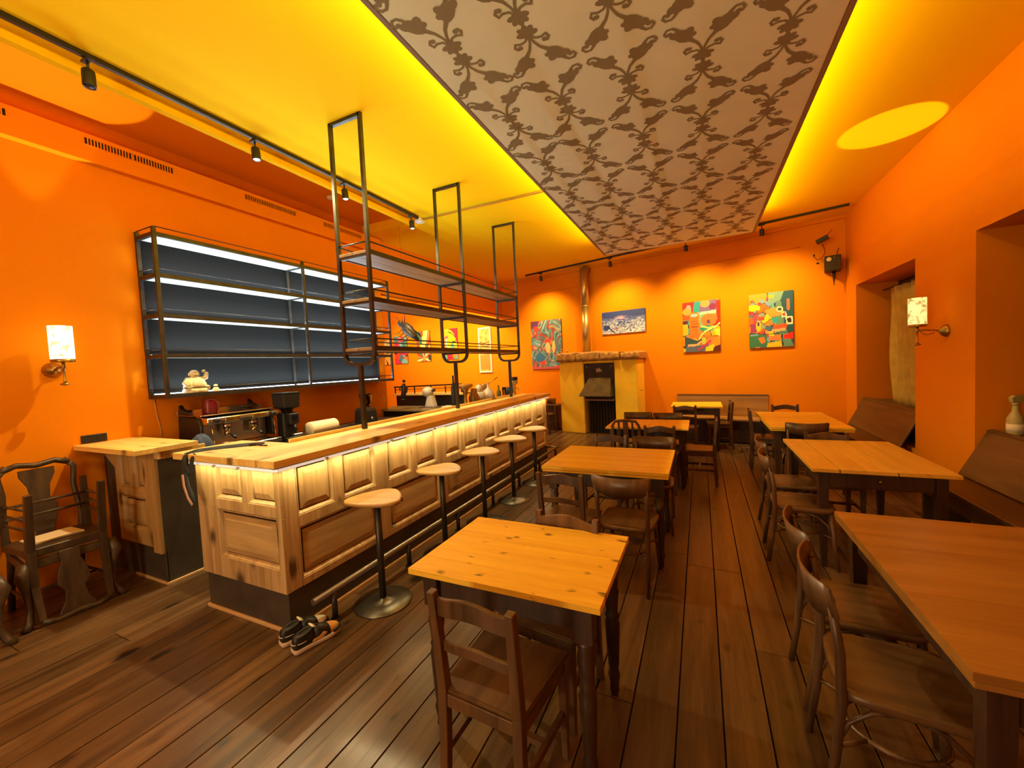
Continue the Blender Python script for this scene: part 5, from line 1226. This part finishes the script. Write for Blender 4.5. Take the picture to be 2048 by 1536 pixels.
# metal insect sculpture hanging above the alcove opening
ins = thing('insect_sculpture', 'dark metal insect sculpture hanging in front of the alcove paintings', 'sculpture', (-4.12, 5.0, 2.24), R(0))
def along(t): return (.02+.22*t, 0, .06-.20*t)
MB().tube([along(-.35), along(-.1), along(.2), along(.6), along(1.0)], [.03, .075, .085, .06, .02], 12).build('insect_body', M['iron'], ins)
MB().ball((-.085, 0, .13), (.045, .045, .045), 12, 8).build('insect_head', M['iron'], ins)
MB().tube([(-.09, 0, .16), (-.15, -.02, .24)], .006, 6).tube([(-.0, .0, .14), (.0, .01, .30)], [.008, .003], 6).tube([(-.03, .0, .14), (-.06, .02, .22)], .005, 6).build('antenna', M['iron'], ins)
for s_ in (-1, 1):
    MB().strip([(-.02, s_*.02, .10), (.08, s_*.05, .07), (.24, s_*.06, -.06)], [(-.02, s_*.05, .08), (.08, s_*.12, .02), (.24, s_*.09, -.11)], [(0, 0, .004)]*3).build('wing', M['iron'], ins)
    for k in range(3): MB().tube([(-.03+.05*k, s_*.03, .04-.04*k), (-.08+.03*k, s_*.06, -.02-.05*k), (-.18+.03*k, s_*.07, -.03-.06*k)], .005, 5).build('leg', M['iron'], ins)
MB().tube([(.02, 0, .10), (.0, 0, CZ-2.24)], .0015, 4).build('hanging_thread', M['black'], ins)
# lanyard and strap on the bar corner
ln = thing('strap', 'black and pink strap lying across the bar corner and hanging down', 'strap', (0, 0, 0))
def ribbon_mesh(pts, w, tw=None):
    a, b_, th_ = [], [], []
    for i, p in enumerate(pts):
        p = Vector(p); q0 = Vector(pts[max(0, i-1)]); q1 = Vector(pts[min(len(pts)-1, i+1)]); d = (q1-q0).normalized()
        s_ = d.cross(Vector(tw[i] if tw else (0, 0, 1))).normalized()*w/2; nrm = d.cross(s_).normalized()*.003
        a.append(p-s_); b_.append(p+s_); th_.append(nrm)
    return MB().strip(a, b_, th_)
up_ = (0, 0, 1); ot = (.2, -1, 0)
P1 = [(-3.02, 1.90, 1.144), (-3.10, 1.82, 1.145), (-3.19, 1.72, 1.145), (-3.24, 1.62, 1.147), (-3.25, 1.553, 1.143), (-3.25, 1.540, 1.10), (-3.26, 1.535, 1.0), (-3.24, 1.535, .92), (-3.20, 1.535, .86), (-3.175, 1.535, .80)]
ribbon_mesh(P1, .052, [(.1, -.75, .6)]*4+[(0, -.7, .7)]+[ot]*5).build('dark_band', M['strap'], ln)
P2 = [(-3.16, 1.56, 1.147), (-3.165, 1.542, 1.11), (-3.17, 1.534, 1.04), (-3.20, 1.532, 1.00), (-3.23, 1.530, 1.05), (-3.235, 1.532, 1.12)]
ribbon_mesh(P2, .034, [(0, -.7, .7)]+[ot]*5).build('dark_band', M['strap'], ln)
P3 = [(-3.27, 1.529, 1.0), (-3.262, 1.528, .92), (-3.225, 1.528, .84), (-3.18, 1.528, .795)]
ribbon_mesh(P3, .020, [ot]*4).build('pink_band', M['pink'], ln)
b_ = MB().tube([(-3.05, 1.86, 1.150), (-3.02, 1.90, 1.152), (-2.98, 1.89, 1.150), (-3.0, 1.94, 1.152), (-3.06, 1.93, 1.15)], .008, 6).tube([(-2.96, 1.88, 1.148), (-2.90, 1.90, 1.146)], .005, 6)
b_.build('buckle', M['iron'], ln)
tn = thing('gap_board', 'dark board with cross slat filling the gap between side cabinet and bar', 'box', (-3.86, 2.02, 0))  # plain dark boards added to fill the dark gap here
MB().box(0, .36, .06, .08, .0, .80).box(.03, .40, .04, .06, .70, .735).build('slat_board', M['brown'], tn, .002)
wc = thing('wall_cable', 'thin pale cable running down from shelf corner to side cabinet', 'cable', (WL+.006, 2.10, 0))
MB().tube([(0, -.0, 1.48), (0, .01, 1.35), (0, .03, 1.2), (0, .05, .9)], .004, 6).build('cable', M['lath'], wc)
